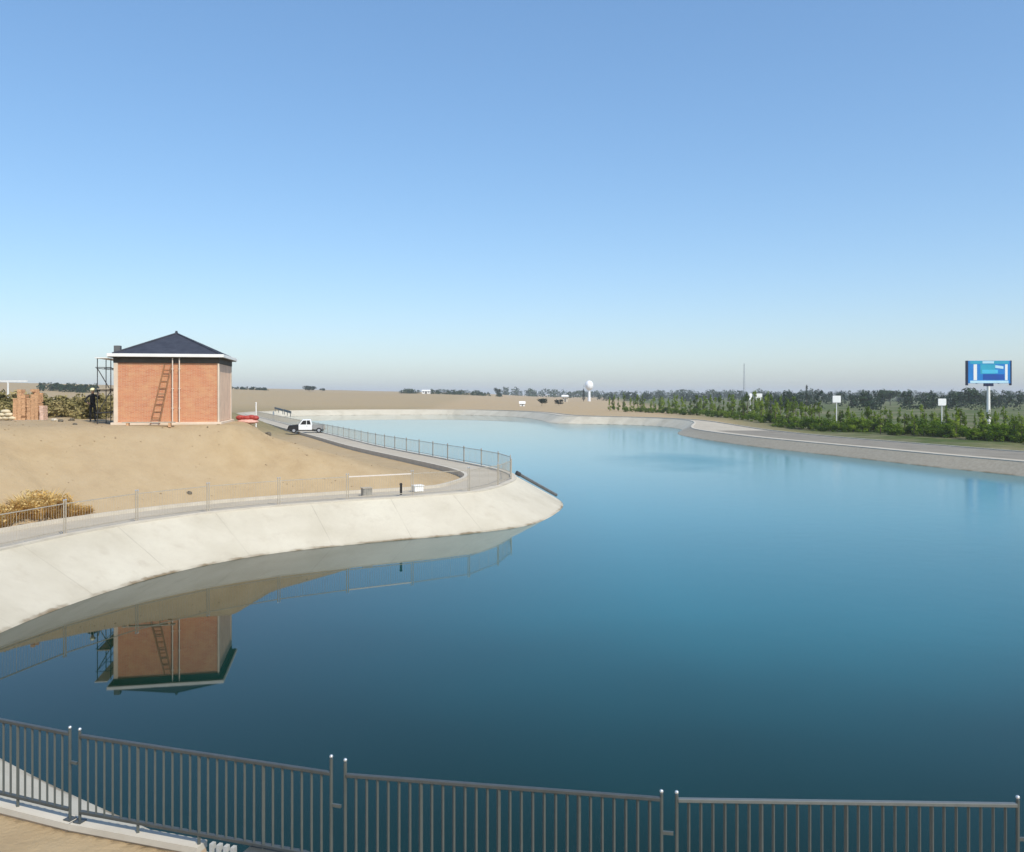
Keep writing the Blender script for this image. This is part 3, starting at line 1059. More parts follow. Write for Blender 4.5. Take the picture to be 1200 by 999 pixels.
# ------------------------------------------------------------------ person
def make_person(loc, rz, hgt=1.74):
    t_ = thing('person', 'person in black clothes and pale helmet beside the scaffold', 'person', loc, rz)
    J = {'pel': (0, 0, .93, .135, .10), 'wst': (0, -.005, 1.08, .125, .09), 'che': (0, 0, 1.28, .155, .105), 'sho': (0, 0, 1.42, .10, .08),
         'nek': (0, -.005, 1.51, .056, .056), 'chi': (0, -.015, 1.585, .075, .085), 'cra': (0, -.008, 1.67, .082, .098), 'top': (0, 0, 1.735, .05, .06),
         'hiL': (-.09, 0, .88, .088, .09), 'knL': (-.10, -.02, .49, .058, .06), 'anL': (-.105, .02, .09, .04, .045), 'toL': (-.125, -.15, .035, .036, .03),
         'hiR': (.09, 0, .88, .088, .09), 'knR': (.11, -.04, .49, .058, .06), 'anR': (.125, .0, .09, .04, .045), 'toR': (.15, -.17, .035, .036, .03),
         'shL': (-.185, 0, 1.40, .062, .06), 'elL': (-.37, .03, 1.15, .046, .046), 'wrL': (-.235, -.13, .99, .032, .032), 'haL': (-.17, -.15, .975, .030, .018),
         'shR': (.185, 0, 1.40, .062, .06), 'elR': (.31, -.12, 1.22, .046, .046), 'wrR': (.27, -.19, 1.46, .032, .032), 'haR': (.255, -.18, 1.54, .030, .018)}
    E = [('pel', 'wst'), ('wst', 'che'), ('che', 'sho'), ('sho', 'nek'), ('nek', 'chi'), ('chi', 'cra'), ('cra', 'top'),
         ('pel', 'hiL'), ('hiL', 'knL'), ('knL', 'anL'), ('anL', 'toL'), ('pel', 'hiR'), ('hiR', 'knR'), ('knR', 'anR'), ('anR', 'toR'),
         ('sho', 'shL'), ('shL', 'elL'), ('elL', 'wrL'), ('wrL', 'haL'), ('sho', 'shR'), ('shR', 'elR'), ('elR', 'wrR'), ('wrR', 'haR')]
    # fingers: four of unequal length, slightly curled, and a thumb from the side of the palm
    for s_, (h_, d_, sd) in {'L': ('haL', Vector((.9, -.25, -.25)).normalized(), Vector((.2, .1, 1)).normalized()),
                             'R': ('haR', Vector((-.25, .1, 1)).normalized(), Vector((.2, 1, 0)).normalized())}.items():
        b_ = Vector(J[h_][:3])
        nn = d_.cross(sd)
        for k_, ln in enumerate((.07, .085, .08, .062)):
            q0 = b_ + sd * (.03 - .02 * k_) + d_ * .035
            q1 = q0 + d_ * ln * .55 + nn * .008
            q2 = q1 + d_ * ln * .4 + nn * .028
            for nm, pp in (('a', q0), ('b', q1), ('c', q2)):
                J[f'f{s_}{k_}{nm}'] = (*pp, .0095, .0095)
            E += [(h_, f'f{s_}{k_}a'), (f'f{s_}{k_}a', f'f{s_}{k_}b'), (f'f{s_}{k_}b', f'f{s_}{k_}c')]
        q0 = b_ + sd * .04 - d_ * .01
        q1 = q0 + sd * .025 + d_ * .03
        J[f't{s_}a'] = (*q0, .0105, .0105); J[f't{s_}b'] = (*q1, .0095, .0095)
        E += [(h_, f't{s_}a'), (f't{s_}a', f't{s_}b')]
    keys = list(J)
    m_ = bpy.data.meshes.new('body')
    m_.from_pydata([J[k_][:3] for k_ in keys], [(keys.index(a_), keys.index(b_)) for a_, b_ in E], [])
    m_.update()
    o = bpy.data.objects.new('tmp_body', m_)
    COL.objects.link(o)
    md = o.modifiers.new('skin', 'SKIN')
    if not m_.skin_vertices:
        bpy.context.view_layer.objects.active = o
    sv = m_.skin_vertices[0].data if m_.skin_vertices else None
    if sv is None:
        with bpy.context.temp_override(object=o, active_object=o):
            bpy.ops.mesh.customdata_skin_add()
        sv = m_.skin_vertices[0].data
    for i_, k_ in enumerate(keys):
        sv[i_].radius = J[k_][3:5]
        sv[i_].use_root = (k_ == 'pel')
    md2 = o.modifiers.new('sub', 'SUBSURF')
    md2.levels = 2
    md2.render_levels = 2
    dg = bpy.context.evaluated_depsgraph_get()
    ev = bpy.data.meshes.new_from_object(o.evaluated_get(dg))
    bpy.data.objects.remove(o)
    ev.name = 'body'
    ev.materials.clear()
    for mm in ('black', 'skin', 'rubber'):
        ev.materials.append(M[mm])
    for p_ in ev.polygons:
        c_ = p_.center
        hand = min((c_ - Vector(J['haL'][:3])).length, (c_ - Vector(J['haR'][:3])).length) < .13 and not (abs(c_.x) < .14)
        p_.material_index = 1 if (c_.z > 1.535 and abs(c_.x) < .14) or hand else (2 if c_.z < .09 else 0)
        p_.use_smooth = True
    body = link('body', ev, None, t_)
    fc = MB()
    fc.ball((0, -.118, 1.635), .017, 6, 5, (.8, 1.3, 1.4))
    fc.ball((-.085, .0, 1.645), .026, 6, 5, (.4, .8, 1.2)); fc.ball((.085, .0, 1.645), .026, 6, 5, (.4, .8, 1.2))
    fc.build('face', 'skin', t_, True)
    ey = MB()
    for x_ in (-.032, .032):
        ey.ball((x_, -.098, 1.665), .011, 6, 5)
    ey.box(-.025, .025, -.108, -.095, 1.585, 1.592)
    ey.build('eyes', 'black', t_)
    MB().ball((0, .025, 1.665), .098, 10, 7, (.95, 1, 1.0)).build('hair', 'black', t_, True)
    hm = MB()
    hm.ball((0, 0, 1.715), .128, 14, 8, (1, 1.12, .88))
    hm.bar((0, -.03, 1.70), (0, -.03, 1.718), .155, 16, .145)
    hm.build('helmet', 'helmet', t_, True)
    return t_


X, Y = (108.5 - 600) * .0455, 45.5
make_person((X, Y, gz(X, Y)), R(35))

# ------------------------------------------------------------------ pickup on the far walkway
def make_pickup(loc, rz):
    t_ = thing('pickup_truck', 'small white pickup with a black front on the far walkway', 'pickup', loc, rz)
    # length along x, nose at -x
    def prof(pts, y0, y1):
        n_ = len(pts)
        return [(x, y0, z) for x, z in pts] + [(x, y1, z) for x, z in pts], \
               [tuple(range(n_)), tuple(reversed(range(n_, 2 * n_)))] + [(i_, n_ + i_, n_ + (i_ + 1) % n_, (i_ + 1) % n_) for i_ in range(n_)]
    fb = MB(); fb.add(*prof([(-2.2, .35), (-2.25, .75), (-2.1, .95), (-1.15, 1.04), (-.95, 1.04), (-.95, .35)], -.82, .82))
    bevel(fb.build('bonnet', 'black', t_), .06, 3)
    cb = MB(); cb.add(*prof([(-.945, .38), (-.945, 1.05), (-.45, 1.68), (.55, 1.70), (.72, 1.05), (.72, .38)], -.82, .82))
    cab = bevel(cb.build('cab', 'car_white', t_), .06, 3)
    for y_ in (-.835, .835):
        wm = MB(); wm.add(*prof([(-.72, 1.08), (-.38, 1.56), (.0, 1.58), (.0, 1.08)], min(y_, y_ * .99), max(y_, y_ * .99)))
        wm.build('window', 'glass_dark', cab)
        wm = MB(); wm.add(*prof([(.08, 1.08), (.08, 1.58), (.44, 1.58), (.56, 1.08)], min(y_, y_ * .99), max(y_, y_ * .99)))
        wm.build('window', 'glass_dark', cab)
        MB().box(.02, .14, y_ - .012, y_ + .012, .86, .89).build('handle', 'black', cab)
    ws_ = MB(); ws_.add([(-.93, -.66, 1.10), (-.93, .66, 1.10), (-.50, .60, 1.64), (-.50, -.60, 1.64), (-.95, -.66, 1.12), (-.95, .66, 1.12), (-.52, .60, 1.66), (-.52, -.60, 1.66)],
                        [(0, 1, 2, 3), (7, 6, 5, 4), (0, 4, 5, 1), (1, 5, 6, 2), (2, 6, 7, 3), (3, 7, 4, 0)])
    ws_.build('windscreen', 'glass_dark', cab)
    bd = MB()
    bd.box(.74, 2.3, -.82, .82, .48, .56)
    bd.box(.74, 2.3, -.82, -.76, .56, 1.02); bd.box(.74, 2.3, .76, .82, .56, 1.02); bd.box(.74, .80, -.76, .76, .56, 1.02); bd.box(2.24, 2.3, -.76, .76, .56, 1.02)
    bd.build('cargo_bed', 'car_grey', t_)
    MB().box(-2.32, -2.2, -.8, .8, .38, .56).build('bumper', 'black', t_)
    MB().box(2.3, 2.36, -.7, .7, .42, .54).build('bumper', 'black', t_)
    MB().box(-2.0, 2.2, -.5, .5, .26, .40).build('chassis', 'black', t_)
    for y_ in (-.6, .6):
        MB().box(-2.262, -2.2, y_ - .16, y_ + .16, .66, .80).build('headlight', 'white_paint', t_)
    for x_ in (-1.5, 1.55):
        for y_ in (-1, 1):
            wb = MB().bar((x_, y_ * .62, .33), (x_, y_ * .84, .33), .33, 18).build('wheel', 'rubber', t_)
            MB().bar((x_, y_ * .842, .33), (x_, y_ * .852, .33), .18, 14).build('rim', 'mast_grey', wb)
    return t_


pc = px(359, 507.5, 1.5)
make_pickup((pc.x, pc.y, 1.505), R(12))
# dark guard rail pieces and pale blocks further up the walkway
for k, (xa, ya, xb, yb) in enumerate([(322, 482, 332, 485.5), (333, 485.5, 341, 488.5)]):
    a_ = px(xa, ya, 1.6); b_ = px(xb, yb, 1.6)
    d = b_ - a_
    t = thing('guard_rail', ['dark guard rail beyond the pickup, the farther piece', 'dark guard rail beyond the pickup, the nearer piece'][k], 'guard rail', (a_.x, a_.y, 1.5), math.atan2(d.y, d.x))
    L = d.length
    MB().box(0, L, -.08, .08, .75, 1.25).build('beam', 'dark_grey', t)
    for f in (.05, .5, .95):
        MB().box(L * f - .07, L * f + .07, -.07, .07, 0, .75).build('post', 'dark_grey', t)


# ------------------------------------------------------------------ plants
def leaf_cloud(name, mat, blobs, n, size, seed, flat=.0):
    """n small leaf-shaped faces through the volume of several ellipsoid clumps; blobs: (cx,cy,cz,rx,ry,rz,weight)"""
    r_ = np.random.RandomState(seed)
    wts = np.array([b[6] for b in blobs], float)
    wts /= wts.sum()
    pick = r_.choice(len(blobs), n, p=wts)
    B = np.array([b[:6] for b in blobs])[pick]
    u = r_.normal(size=(n, 3))
    u /= np.linalg.norm(u, axis=1)[:, None]
    rr = r_.uniform(.25, 1.05, n) ** .6
    P = B[:, :3] + u * B[:, 3:6] * rr[:, None]
    nr = u + np.array([0, 0, .45]) + .75 * r_.normal(size=(n, 3)) * .8
    nr /= np.linalg.norm(nr, axis=1)[:, None]
    a = np.cross(nr, r_.normal(size=(n, 3))); a /= np.linalg.norm(a, axis=1)[:, None]
    b = np.cross(nr, a)
    s_ = size * r_.uniform(.6, 1.35, n)[:, None]
    V_ = np.stack([P - a * s_, P + b * s_ * .55, P + a * s_, P - b * s_ * .55], 1).reshape(-1, 3)
    m_ = bpy.data.meshes.new(name)
    m_.from_pydata(V_.tolist(), [], np.arange(4 * n).reshape(n, 4).tolist())
    m_.update()
    m_.materials.append(M[mat])
    return m_


def trunk_mesh(h, r, limbs, seed, mat='bark'):
    r_ = random.Random(seed)
    mb = MB()
    p = Vector((0, 0, -.2))
    k_ = 5
    pts = [p]
    for i_ in range(1, k_ + 1):
        pts.append(Vector((r_.uniform(-.03, .03) * h * .4, r_.uniform(-.03, .03) * h * .4, h * i_ / k_)))
    for i_ in range(k_):
        mb.bar(pts[i_], pts[i_ + 1], r * (1 - .8 * i_ / k_), 6, r * (1 - .8 * (i_ + 1) / k_))
    for i_ in range(limbs):
        f = r_.uniform(.25, .8)
        j = min(k_ - 1, int(f * k_))
        b_ = pts[j].lerp(pts[j + 1], f * k_ - j)
        an = r_.uniform(0, 6.28)
        ln = h * r_.uniform(.15, .3)
        mb.bar(b_, b_ + Vector((math.cos(an) * ln * .5, math.sin(an) * ln * .5, ln * .8)), r * .35, 5, r * .12)
    m_ = mb.mesh('trunk')
    m_.materials.append(M[mat])
    return m_


POPLAR, BUSH, SCRUB = [], [], []
for k in range(7):
    r_ = random.Random(40 + k)
    h = 5.0
    bl_ = []
    for j in range(15):
        f = r_.uniform(.10, 1.0)
        wdt = .62 * (1 - .70 * f ** 1.5) * r_.uniform(.7, 1.2)
        an = r_.uniform(0, 6.28)
        off = wdt * .75
        bl_.append((math.cos(an) * off, math.sin(an) * off, h * f, wdt * .62, wdt * .62, .50 * r_.uniform(.7, 1.3), wdt))
    POPLAR.append((leaf_cloud('crown', 'leaf_poplar', bl_, 620, .13, 60 + k), trunk_mesh(4.6, .07, 7, 80 + k)))
for k in range(6):
    r_ = random.Random(140 + k)
    bl_ = []
    for j in range(16):
        an = r_.uniform(0, 6.28)
        rr_ = r_.uniform(.1, 1.1)
        zz = r_.uniform(.45, 2.6) * (1 - .35 * rr_)
        q_ = r_.uniform(.3, .6)
        bl_.append((math.cos(an) * rr_, math.sin(an) * rr_, zz, q_, q_, q_ * .85, q_))
    BUSH.append((leaf_cloud('crown', 'leaf_bush', bl_, 800, .14, 160 + k), trunk_mesh(1.7, .06, 9, 180 + k)))
for k in range(6):
    r_ = random.Random(240 + k)
    bl_ = []
    for j in range(13):
        an = r_.uniform(0, 6.28)
        rr_ = r_.uniform(.0, .85)
        zz = r_.uniform(.2, 1.25) * (1 - .4 * rr_)
        q_ = r_.uniform(.2, .42)
        bl_.append((math.cos(an) * rr_, math.sin(an) * rr_, zz, q_, q_, q_ * .8, q_))
    SCRUB.append((leaf_cloud('foliage', 'scrub_olive', bl_, 620, .085, 260 + k), trunk_mesh(.8, .035, 8, 280 + k)))


def plant(kind, name, parts, loc, sc, label, cat, group):
    t_ = thing(name, label, cat, loc, rnd.uniform(0, 6.28), group)
    t_.scale = sc
    for nm, m_ in zip(parts, kind):
        link(nm, m_, None, t_)
    return t_


# roadside planting on the right: poplars at the back, bushes in front
def veg_line(xp, depth):
    """photo column -> point on the planting strip, depth 0 = front edge"""
    ys = np.interp(xp, [700, 760, 820, 860, 930, 1000, 1100, 1200, 1300], [482.5, 484.5, 487.5, 491.5, 500, 503.5, 509, 515.5, 522])
    Y = 1000 * (HC - 1.3) / (ys - 462) + depth
    X = (xp - 600) * Y / 1000
    return X, Y


xp = 716.0
while xp < 1290:
    near = np.interp(xp, [700, 900, 1000, 1300], [0, 0, .5, 1])
    X, Y = veg_line(xp + rnd.uniform(-2, 2), rnd.uniform(1, 22))
    hs = rnd.uniform(.70, 1.08) * np.interp(xp, [700, 820, 900, 1000, 1300], [.98, .98, 1.05, .76, .68])
    ws = rnd.uniform(.9, 1.5)
    if rnd.random() > near * .35:
        plant(rnd.choice(POPLAR), 'poplar_tree', ('crown', 'trunk'), (X, Y, gz(X, Y)), (hs * ws, hs * ws, hs), 'slender young green poplar in the roadside row beyond the right bank', 'tree', 'young poplars beyond the right bank')
    xp += rnd.uniform(2.6, 5.6)
xp = 735.0
while xp < 1290:
    X, Y = veg_line(xp, rnd.uniform(0, 9))
    s_ = rnd.uniform(.5, 1.05) * np.interp(xp, [700, 860, 1000, 1300], [.75, .8, .95, 1.0])
    plant(rnd.choice(BUSH), 'green_bush', ('crown', 'trunk'), (X, Y, gz(X, Y) - .05), (s_ * 1.15, s_ * 1.15, s_), 'leafy green bush at the foot of the poplars beyond the right bank', 'bush', 'green bushes beyond the right bank')
    xp += rnd.uniform(3, 6.5)

# dry scrub on the plateau behind the yard
for k in range(62):
    Y = rnd.uniform(52, 96) if k > 16 else rnd.uniform(49.5, 55)
    xp = rnd.uniform(-25, 128)
    X = (xp - 600) * Y / 1000
    s_ = rnd.uniform(.75, 1.35)
    plant(rnd.choice(SCRUB), 'dry_shrub', ('foliage', 'stem'), (X, Y, gz(X, Y) - .08), (s_ * 1.3, s_ * 1.3, s_ * 1.05), 'dry olive shrub in the scrub behind the brick stacks', 'shrub', 'dry scrub behind the yard')


# golden grass tufts beside the left walkway
def tuft_mesh(seed):
    r_ = random.Random(seed)
    v_, f_ = [], []
    for k_ in range(170):
        an = r_.uniform(0, 6.28)
        b_ = Vector((math.cos(an), math.sin(an), 0)) * r_.uniform(0, .38)
        ln = r_.uniform(.45, 1.05)
        lean = r_.uniform(.1, .75)
        d_ = Vector((math.cos(an + r_.uniform(-.6, .6)) * lean, math.sin(an + r_.uniform(-.6, .6)) * lean, 1)).normalized()
        sd = Vector((-d_.y, d_.x, 0)).normalized() * r_.uniform(.010, .02)
        m_ = b_ + d_ * ln * .6
        e_ = m_ + (d_ + Vector((d_.x * 1.2, d_.y * 1.2, -.35))).normalized() * ln * .4
        i_ = len(v_)
        v_ += [b_ - sd, b_ + sd, m_ + sd * 1.4, m_ - sd * 1.4, e_]
        f_ += [(i_, i_ + 1, i_ + 2, i_ + 3), (i_ + 3, i_ + 2, i_ + 4)]
    m_ = bpy.data.meshes.new('blades')
    m_.from_pydata([tuple(x) for x in v_], [], f_)
    m_.update()
    m_.materials.append(M['scrub_gold'])
    return m_


def gold_heads(seed):
    r_ = random.Random(seed)
    bl_ = [(r_.uniform(-.35, .35), r_.uniform(-.35, .35), r_.uniform(.35, .85), .2, .2, .17, 1) for _ in range(9)]
    return leaf_cloud('seed_heads', 'scrub_gold', bl_, 150, .055, seed)


TUFT = [(tuft_mesh(300 + k), gold_heads(330 + k)) for k in range(4)]
# pixel columns and the foot rows of the clumps, converted to the foot of the sand bank
for k, (xp, yp, s_) in enumerate([(-4, 618, 1.0), (9, 612, .8), (22, 609, .85), (33, 601, .95), (43, 608, .8), (53, 599, 1.05), (62, 606, .9), (72, 600, .8), (81, 605, .7), (92, 604, .5), (103, 602, .38)]):
    # march along the view ray to the bank surface
    best = None
    for Y in np.arange(26, 46, .1):
        X = (xp - 600) * Y / 1000
        z = gz(X, Y)
        if HC - (yp - 462) * Y / 1000 <= max(z, ZT):
            best = (X, Y, max(z, ZT))
            break
    X, Y, z = best
    # keep clear of the paved walkway
    t = thing('grass_tuft', 'golden dry grass tuft by the left walkway, %s from the left frame edge' % ORD[k], 'grass tuft', (X, Y, z - .03), rnd.uniform(0, 6.28), 'golden grass tufts by the left walkway')
    t.scale = (s_ * 1.2, s_ * 1.2, s_ * .95)
    for nm, m_ in zip(('blades', 'seed_heads'), TUFT[k % 4]):
        tag(link(nm, m_, None, t), kind='stuff')


# far belts of trees: they read as one mass
def far_wood(name, label, spots, mat, size, per, seed):
    r_ = np.random.RandomState(seed)
    bl_ = []
    for (x, y, h, wd) in spots:
        z0 = gz(x, y)
        for j in range(4):
            f = (j + .5) / 4
            bl_.append((x + r_.uniform(-.3, .3) * wd, y + r_.uniform(-.3, .3) * wd, z0 + h * f * .9, wd * (1 - .55 * f), wd * (1 - .55 * f), h * .2, wd))
    o = link(name, leaf_cloud(name, mat, bl_, per * len(spots), size, seed), None)
    return tag(o, label, 'trees', None, 'stuff')


sp = []
for k in range(330):
    Y = rnd.uniform(260, 620)
    xp = rnd.uniform(700, 1320)
    if xp < 900:
        Y += 260
    h = rnd.uniform(4.0, 7.2)
    sp.append(((xp - 600) * Y / 1000, Y, h, rnd.uniform(1.6, 3.6)))
far_wood('far_wood', 'hazy dark belt of trees on the plain behind the roadside poplars', sp, 'leaf_far', .5, 90, 5)
sp = []
for k in range(420):
    Y = rnd.uniform(900, 1900)
    xp = rnd.uniform(590, 1400)
    h = rnd.uniform(7, 12)
    sp.append(((xp - 600) * Y / 1000, Y, h, rnd.uniform(4, 9)))
far_wood('horizon_wood', 'faint blue tree line along the right horizon', sp, 'leaf_far', 1.3, 60, 6)
sp = []
for k in range(70):
    xp = rnd.uniform(470, 588)
    if 494 < xp < 506:
        continue
    Y = rnd.uniform(640, 690)
    sp.append(((xp - 600) * Y / 1000, Y, rnd.uniform(2.4, 4.4), rnd.uniform(1.5, 3)))
far_wood('plain_tree_belt', 'thin dark tree belt on the far sandy plain left of centre', sp, 'leaf_far', .5, 70, 8)
sp = []
for k in range(60):
    xp = rnd.uniform(46, 116)
    Y = rnd.uniform(395, 425)
    sp.append(((xp - 600) * Y / 1000, Y, rnd.uniform(2.4, 3.6), rnd.uniform(1.6, 2.6)))
far_wood('ridge_tree_belt', 'dark row of trees on the ridge left of the building', sp, 'leaf_far', .4, 80, 9)
sp = []
for k in range(26):
    xp = rnd.uniform(262, 312)
    Y = rnd.uniform(560, 590)
    sp.append(((xp - 600) * Y / 1000, Y, rnd.uniform(1.2, 2.4), rnd.uniform(1.5, 2.6)))
far_wood('hill_scrub_belt', 'low dark scrub on the hill just right of the building', sp, 'leaf_far', .45, 60, 10)


# single far trees
def far_tree(xp, Y, h, wd, label, shape='round', mat='leaf_dark'):
    X = (xp - 600) * Y / 1000
    r_ = random.Random(int(xp))
    bl_ = []
    for j in range(12):
        f = r_.uniform(.15, 1)
        if shape == 'spire':
            q_ = wd * (1.05 - f) * .7 + .1
            bl_.append((r_.uniform(-.1, .1) * wd, r_.uniform(-.1, .1) * wd, h * f, q_, q_, h * .1, q_))
        else:
            an = r_.uniform(0, 6.28)
            q_ = wd * .45
            bl_.append((math.cos(an) * wd * .5, math.sin(an) * wd * .5, h * (.35 + .5 * f), q_, q_, h * .18, q_))
    t_ = thing('far_tree', label, 'tree', (X, Y, gz(X, Y)))
    link('crown', leaf_cloud('crown', mat, bl_, 500, max(.16, wd * .11), int(xp)), None, t_)
    link('trunk', trunk_mesh(h * .8, h * .025, 5, int(xp)), None, t_)


far_tree(945.5, 300, 8.0, 1.9, 'dark pointed conifer rising above the hedge left of the wide white sign', 'spire')
far_tree(684, 520, 9.6, 1.9, 'dark narrow tree next to the white round tank', 'spire')
far_tree(635, 330, 3.0, 2.4, 'dark round tree alone on the pale plain at the centre')
far_tree(655, 345, 2.7, 2.0, 'small dark tree leaning at the left of the white round tank')
far_tree(583, 640, 7.0, 3.4, 'dark tree ending the thin tree belt on the sandy plain')
far_tree(363, 700, 5.0, 7.0, 'wide dark tree on the hill crest beyond the pickup')
far_tree(377.5, 690, 3.0, 2.6, 'small dark tree on the hill crest right of the wide one')
far_tree(1132, 330, 7.6, 6.0, 'dark round tree behind the hedge left of the blue billboard', 'round', 'leaf_far')
far_tree(1043, 360, 7.0, 6.0, 'dark round tree far behind the hedge between two white signs', 'round', 'leaf_far')

# ------------------------------------------------------------------ signs, billboard, tank, mast, sheds
def sign(xp, y0, y1, wpx, Y, label, ang=0.0, legs=1):
    X = (xp - 600) * Y / 1000
    z1 = HC + (462 - y0) * Y / 1000
    z0 = HC + (462 - y1) * Y / 1000
    wd = wpx * Y / 1000
    g = gz(X, Y)
    t_ = thing('sign_board', label, 'sign', (X, Y, g), ang)
    b_ = bevel(MB().box(-wd / 2, wd / 2, -.05, .05, z0 - g, z1 - g).build('board', 'sign_white', t_), .02)
    MB().box(-wd / 2 - .03, wd / 2 + .03, -.03, .07, z0 - g - .05, z0 - g - .004).build('frame', 'mast_grey', b_)
    for k_ in range(legs):
        x_ = 0 if legs == 1 else (-wd * .3 + .6 * wd * k_)
        MB().bar((x_, .08, -.2), (x_, .08, z1 - g - .1), .07, 8).build('post', 'white_paint', t_)


sign(879.5, 461.5, 469, 4.2, 185, 'narrow white sign board left of the square white sign above the poplars', R(30))
sign(888.8, 461.5, 470, 8.6, 180, 'square white sign board above the poplars right of the narrow one')
sign(980.5, 464, 472, 9.6, 140, 'white sign board on a pale post above the hedge right of the dark conifer')
sign(1104, 467.5, 475.5, 9.4, 125, 'white sign board above the hedge left of the blue billboard')

Y = 150.0
X = (1158.5 - 600) * Y / 1000
g = gz(X, Y)
t = thing('billboard', 'big blue and white billboard on one white pole at the right', 'billboard', (X, Y, g), R(-4))
z0 = HC + (462 - 449.5) * Y / 1000 - g
z1 = HC + (462 - 423) * Y / 1000 - g
hwB = 24.0 * Y / 1000
MB().box(-hwB, hwB, -.25, .25, z0, z1).build('panel', 'print_blue', t)
ph = z1 - z0
def patch(name, x0, x1, f0, f1, mat, d=.262, skew=0.0):
    mb = MB()
    a_, b_ = z0 + ph * f0, z0 + ph * f1
    mb.add([(x0 * hwB, -.251, a_), (x1 * hwB, -.251, a_ + skew), (x1 * hwB, -.251, b_ + skew), (x0 * hwB, -.251, b_),
            (x0 * hwB, -d, a_), (x1 * hwB, -d, a_ + skew), (x1 * hwB, -d, b_ + skew), (x0 * hwB, -d, b_)],
           [(3, 2, 1, 0), (4, 5, 6, 7), (0, 1, 5, 4), (1, 2, 6, 5), (2, 3, 7, 6), (3, 0, 4, 7)])
    return mb.build(name, mat, t)
patch('top_band', -.90, .92, .86, .99, 'print_teal')
patch('top_caption', -.32, .22, .88, .98, 'print_pale', .272)
patch('picture', -.42, .28, .42, .84, 'print_teal')
patch('slogan', -.34, .40, .44, .60, 'print_cyan', .272)
patch('light_streak', .28, .66, .68, .80, 'print_pale', .272, -.18)
patch('lower_band', -.30, .70, .16, .40, 'print_deep')
patch('white_strip', -.74, -.58, .14, .84, 'sign_white')
patch('white_strip', .74, .86, .14, .84, 'sign_white')
patch('base_band', -.9, .9, .01, .12, 'print_pale')
MB().box(-hwB - .22, -hwB - .004, -.32, .32, z0 - .35, z1 + .02).build('end_frame', 'print_navy', t)
MB().box(hwB + .004, hwB + .16, -.32, .32, z0 - .35, z1 + .02).build('end_frame', 'print_navy', t)
for x_ in (-.52, .52):
    MB().box(x_ * hwB - .1, x_ * hwB + .1, .26, .5, z0 - .1, z1).build('back_brace', 'mast_grey', t)
pl = MB().bar((0, .05, -.5), (0, .05, z0 - .5), .33, 14, .26).build('pole', 'white_paint', t)
MB().box(-.75, .75, -.2, .3, z0 - .5, z0 - .004).build('head', 'print_navy', pl)

# round tank on a stem
Y = 560.0
X = (690.5 - 600) * Y / 1000
g = gz(X, Y)
t = thing('water_tank', 'white round tank on a pale stem above the centre horizon', 'tank', (X, Y, g))
zc = HC + 10 * Y / 1000 - g
MB().ball((0, 0, zc), 2.7, 16, 12, (1, 1, 1.2)).build('tank', 'tank_white', t, True)
MB().bar((0, 0, -1), (0, 0, zc - 2.6), 1.0, 12, .7).build('stem', 'tank_white', t)
t = thing('radio_mast', 'thin faint mast rising above the horizon left of the paired white signs', 'mast', ((872 - 600) * .7, 700, gz(190, 700)))
for k in range(3):
    a_ = 2.094 * k
    MB().bar((math.cos(a_) * 1.0, math.sin(a_) * 1.0, 0), (math.cos(a_) * .25, math.sin(a_) * .25, 30), .13, 5, .09).build('leg', 'mast_grey', t)
br = MB()
for j in range(11):
    for k in range(3):
        a0, a1 = 2.094 * k, 2.094 * (k + 1)
        r0, r1 = 1.0 - .75 * j / 11, 1.0 - .75 * (j + 1) / 11
        br.bar((math.cos(a0) * r0, math.sin(a0) * r0, 30 * j / 11), (math.cos(a1) * r1, math.sin(a1) * r1, 30 * (j + 1) / 11), .06, 4)
br.build('lattice', 'mast_grey', t)


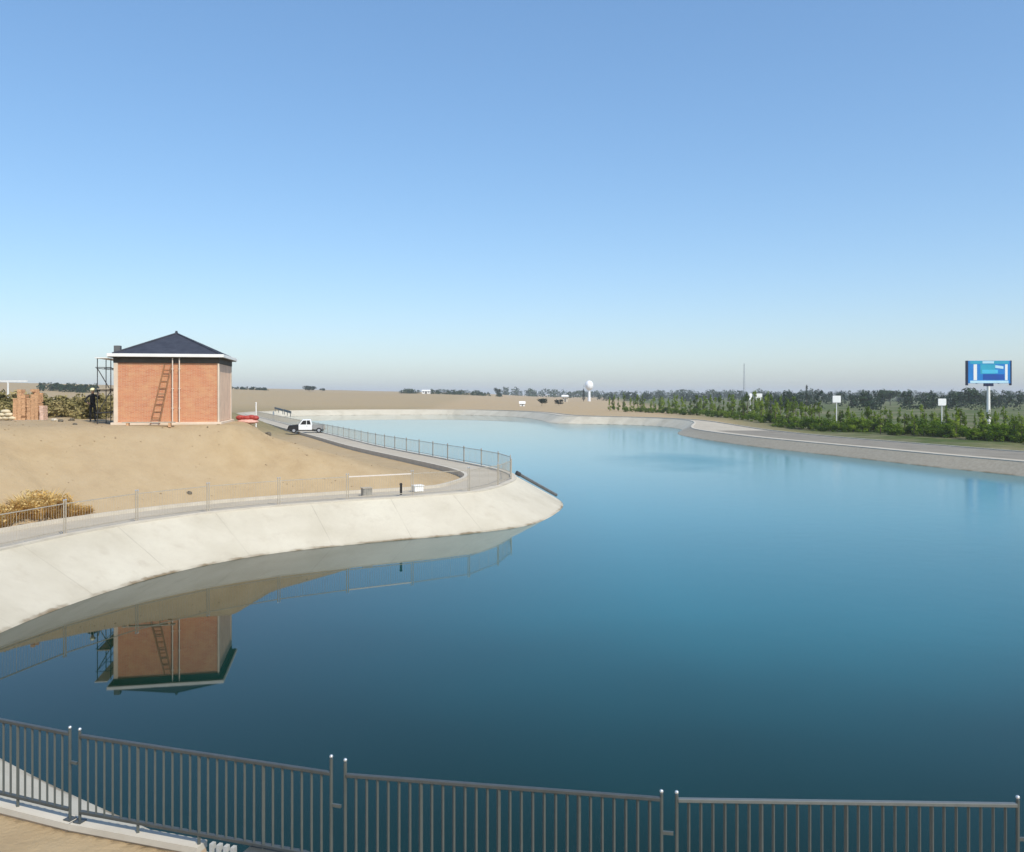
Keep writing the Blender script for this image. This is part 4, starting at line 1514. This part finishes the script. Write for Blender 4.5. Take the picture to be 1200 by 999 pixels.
def shed(xp, Y, wd, h, label, wallm='white_paint', roofm='eave_white', dp=4.0):
    X = (xp - 600) * Y / 1000
    g_ = gz(X, Y)
    t_ = thing('shed', label, 'building', (X, Y, g_))
    MB().box(-wd / 2, wd / 2, -dp / 2, dp / 2, -.4, h).build('wall', wallm, t_)
    rf_ = MB()
    o_ = .3
    rf_.add([(-wd / 2 - o_, -dp / 2 - o_, h), (wd / 2 + o_, -dp / 2 - o_, h), (wd / 2 + o_, dp / 2 + o_, h), (-wd / 2 - o_, dp / 2 + o_, h), (-wd / 2 - o_, 0, h + .9), (wd / 2 + o_, 0, h + .9)],
            [(0, 1, 5, 4), (2, 3, 4, 5), (0, 4, 3), (1, 2, 5), (3, 2, 1, 0)])
    rf_.build('roof', roofm, t_)
    MB().box(-.12 * wd, .12 * wd, -dp / 2 - .04, -dp / 2 - .004, -.3, h * .8).build('door', 'dark_grey', t_)
    for x_ in (-wd * .32, wd * .32):
        MB().box(x_ - .08 * wd, x_ + .08 * wd, -dp / 2 - .03, -dp / 2 - .004, h * .5, h * .8).build('window', 'glass_dark', t_)


shed(499.5, 640, 6.0, 2.2, 'small white shed in the thin tree belt on the sandy plain')
shed(612, 330, 1.9, .9, 'tiny white hut on the far bank near the centre', dp=1.6)
shed(662, 470, 3.2, 2.8, 'narrow pale hut on the plain left of the white round tank', 'stone_pale')

# ------------------------------------------------------------------ haze
hz = MB().box(-6900, 6900, -6900, 6900, -3.0, 38).build('haze', None)
hk = bpy.data.materials.new('haze_air')
hk.use_nodes = True
for nd in list(hk.node_tree.nodes):
    hk.node_tree.nodes.remove(nd)
out = hk.node_tree.nodes.new('ShaderNodeOutputMaterial')
pv = hk.node_tree.nodes.new('ShaderNodeVolumePrincipled')
pv.inputs['Color'].default_value = (.95, .97, 1.0, 1)
pv.inputs['Density'].default_value = .00027
pv.inputs['Anisotropy'].default_value = 0.0
hk.node_tree.links.new(pv.outputs[0], out.inputs['Volume'])
hz.data.materials.append(hk)
tag(hz, kind='stuff')

# loose clods and pebbles on the sand bank: far too many to count
cl = MB()
r_ = np.random.RandomState(77)
XX = r_.uniform(-26, -3, 9000)
YY = r_.uniform(28, 56, 9000)
DD = shore_dist(XX, YY)
ZZ = ground_z(XX, YY, DD)
lxx = np.abs((XX - PAD[0]) * math.cos(RZ) + (YY - PAD[1]) * math.sin(RZ))
lyy = np.abs(-(XX - PAD[0]) * math.sin(RZ) + (YY - PAD[1]) * math.cos(RZ))
keep = (DD > 6.2) & ~((lxx < WD / 2 + .4) & (lyy < DP / 2 + .4)) & (wob(XX, YY, .25) > -.8)
rr2 = random.Random(5)
for x, y, z in list(zip(XX[keep], YY[keep], ZZ[keep]))[:700]:
    q_ = .016 + .036 * rr2.random() ** 5
    cl.ball((x, y, z + q_ * .2), q_, 5, 3, (1.2, 1, .7), .25, rr2)
tag(cl.build('pebbles', 'clod'), 'loose clods and pebbles scattered over the sand bank', 'pebbles', None, 'stuff')
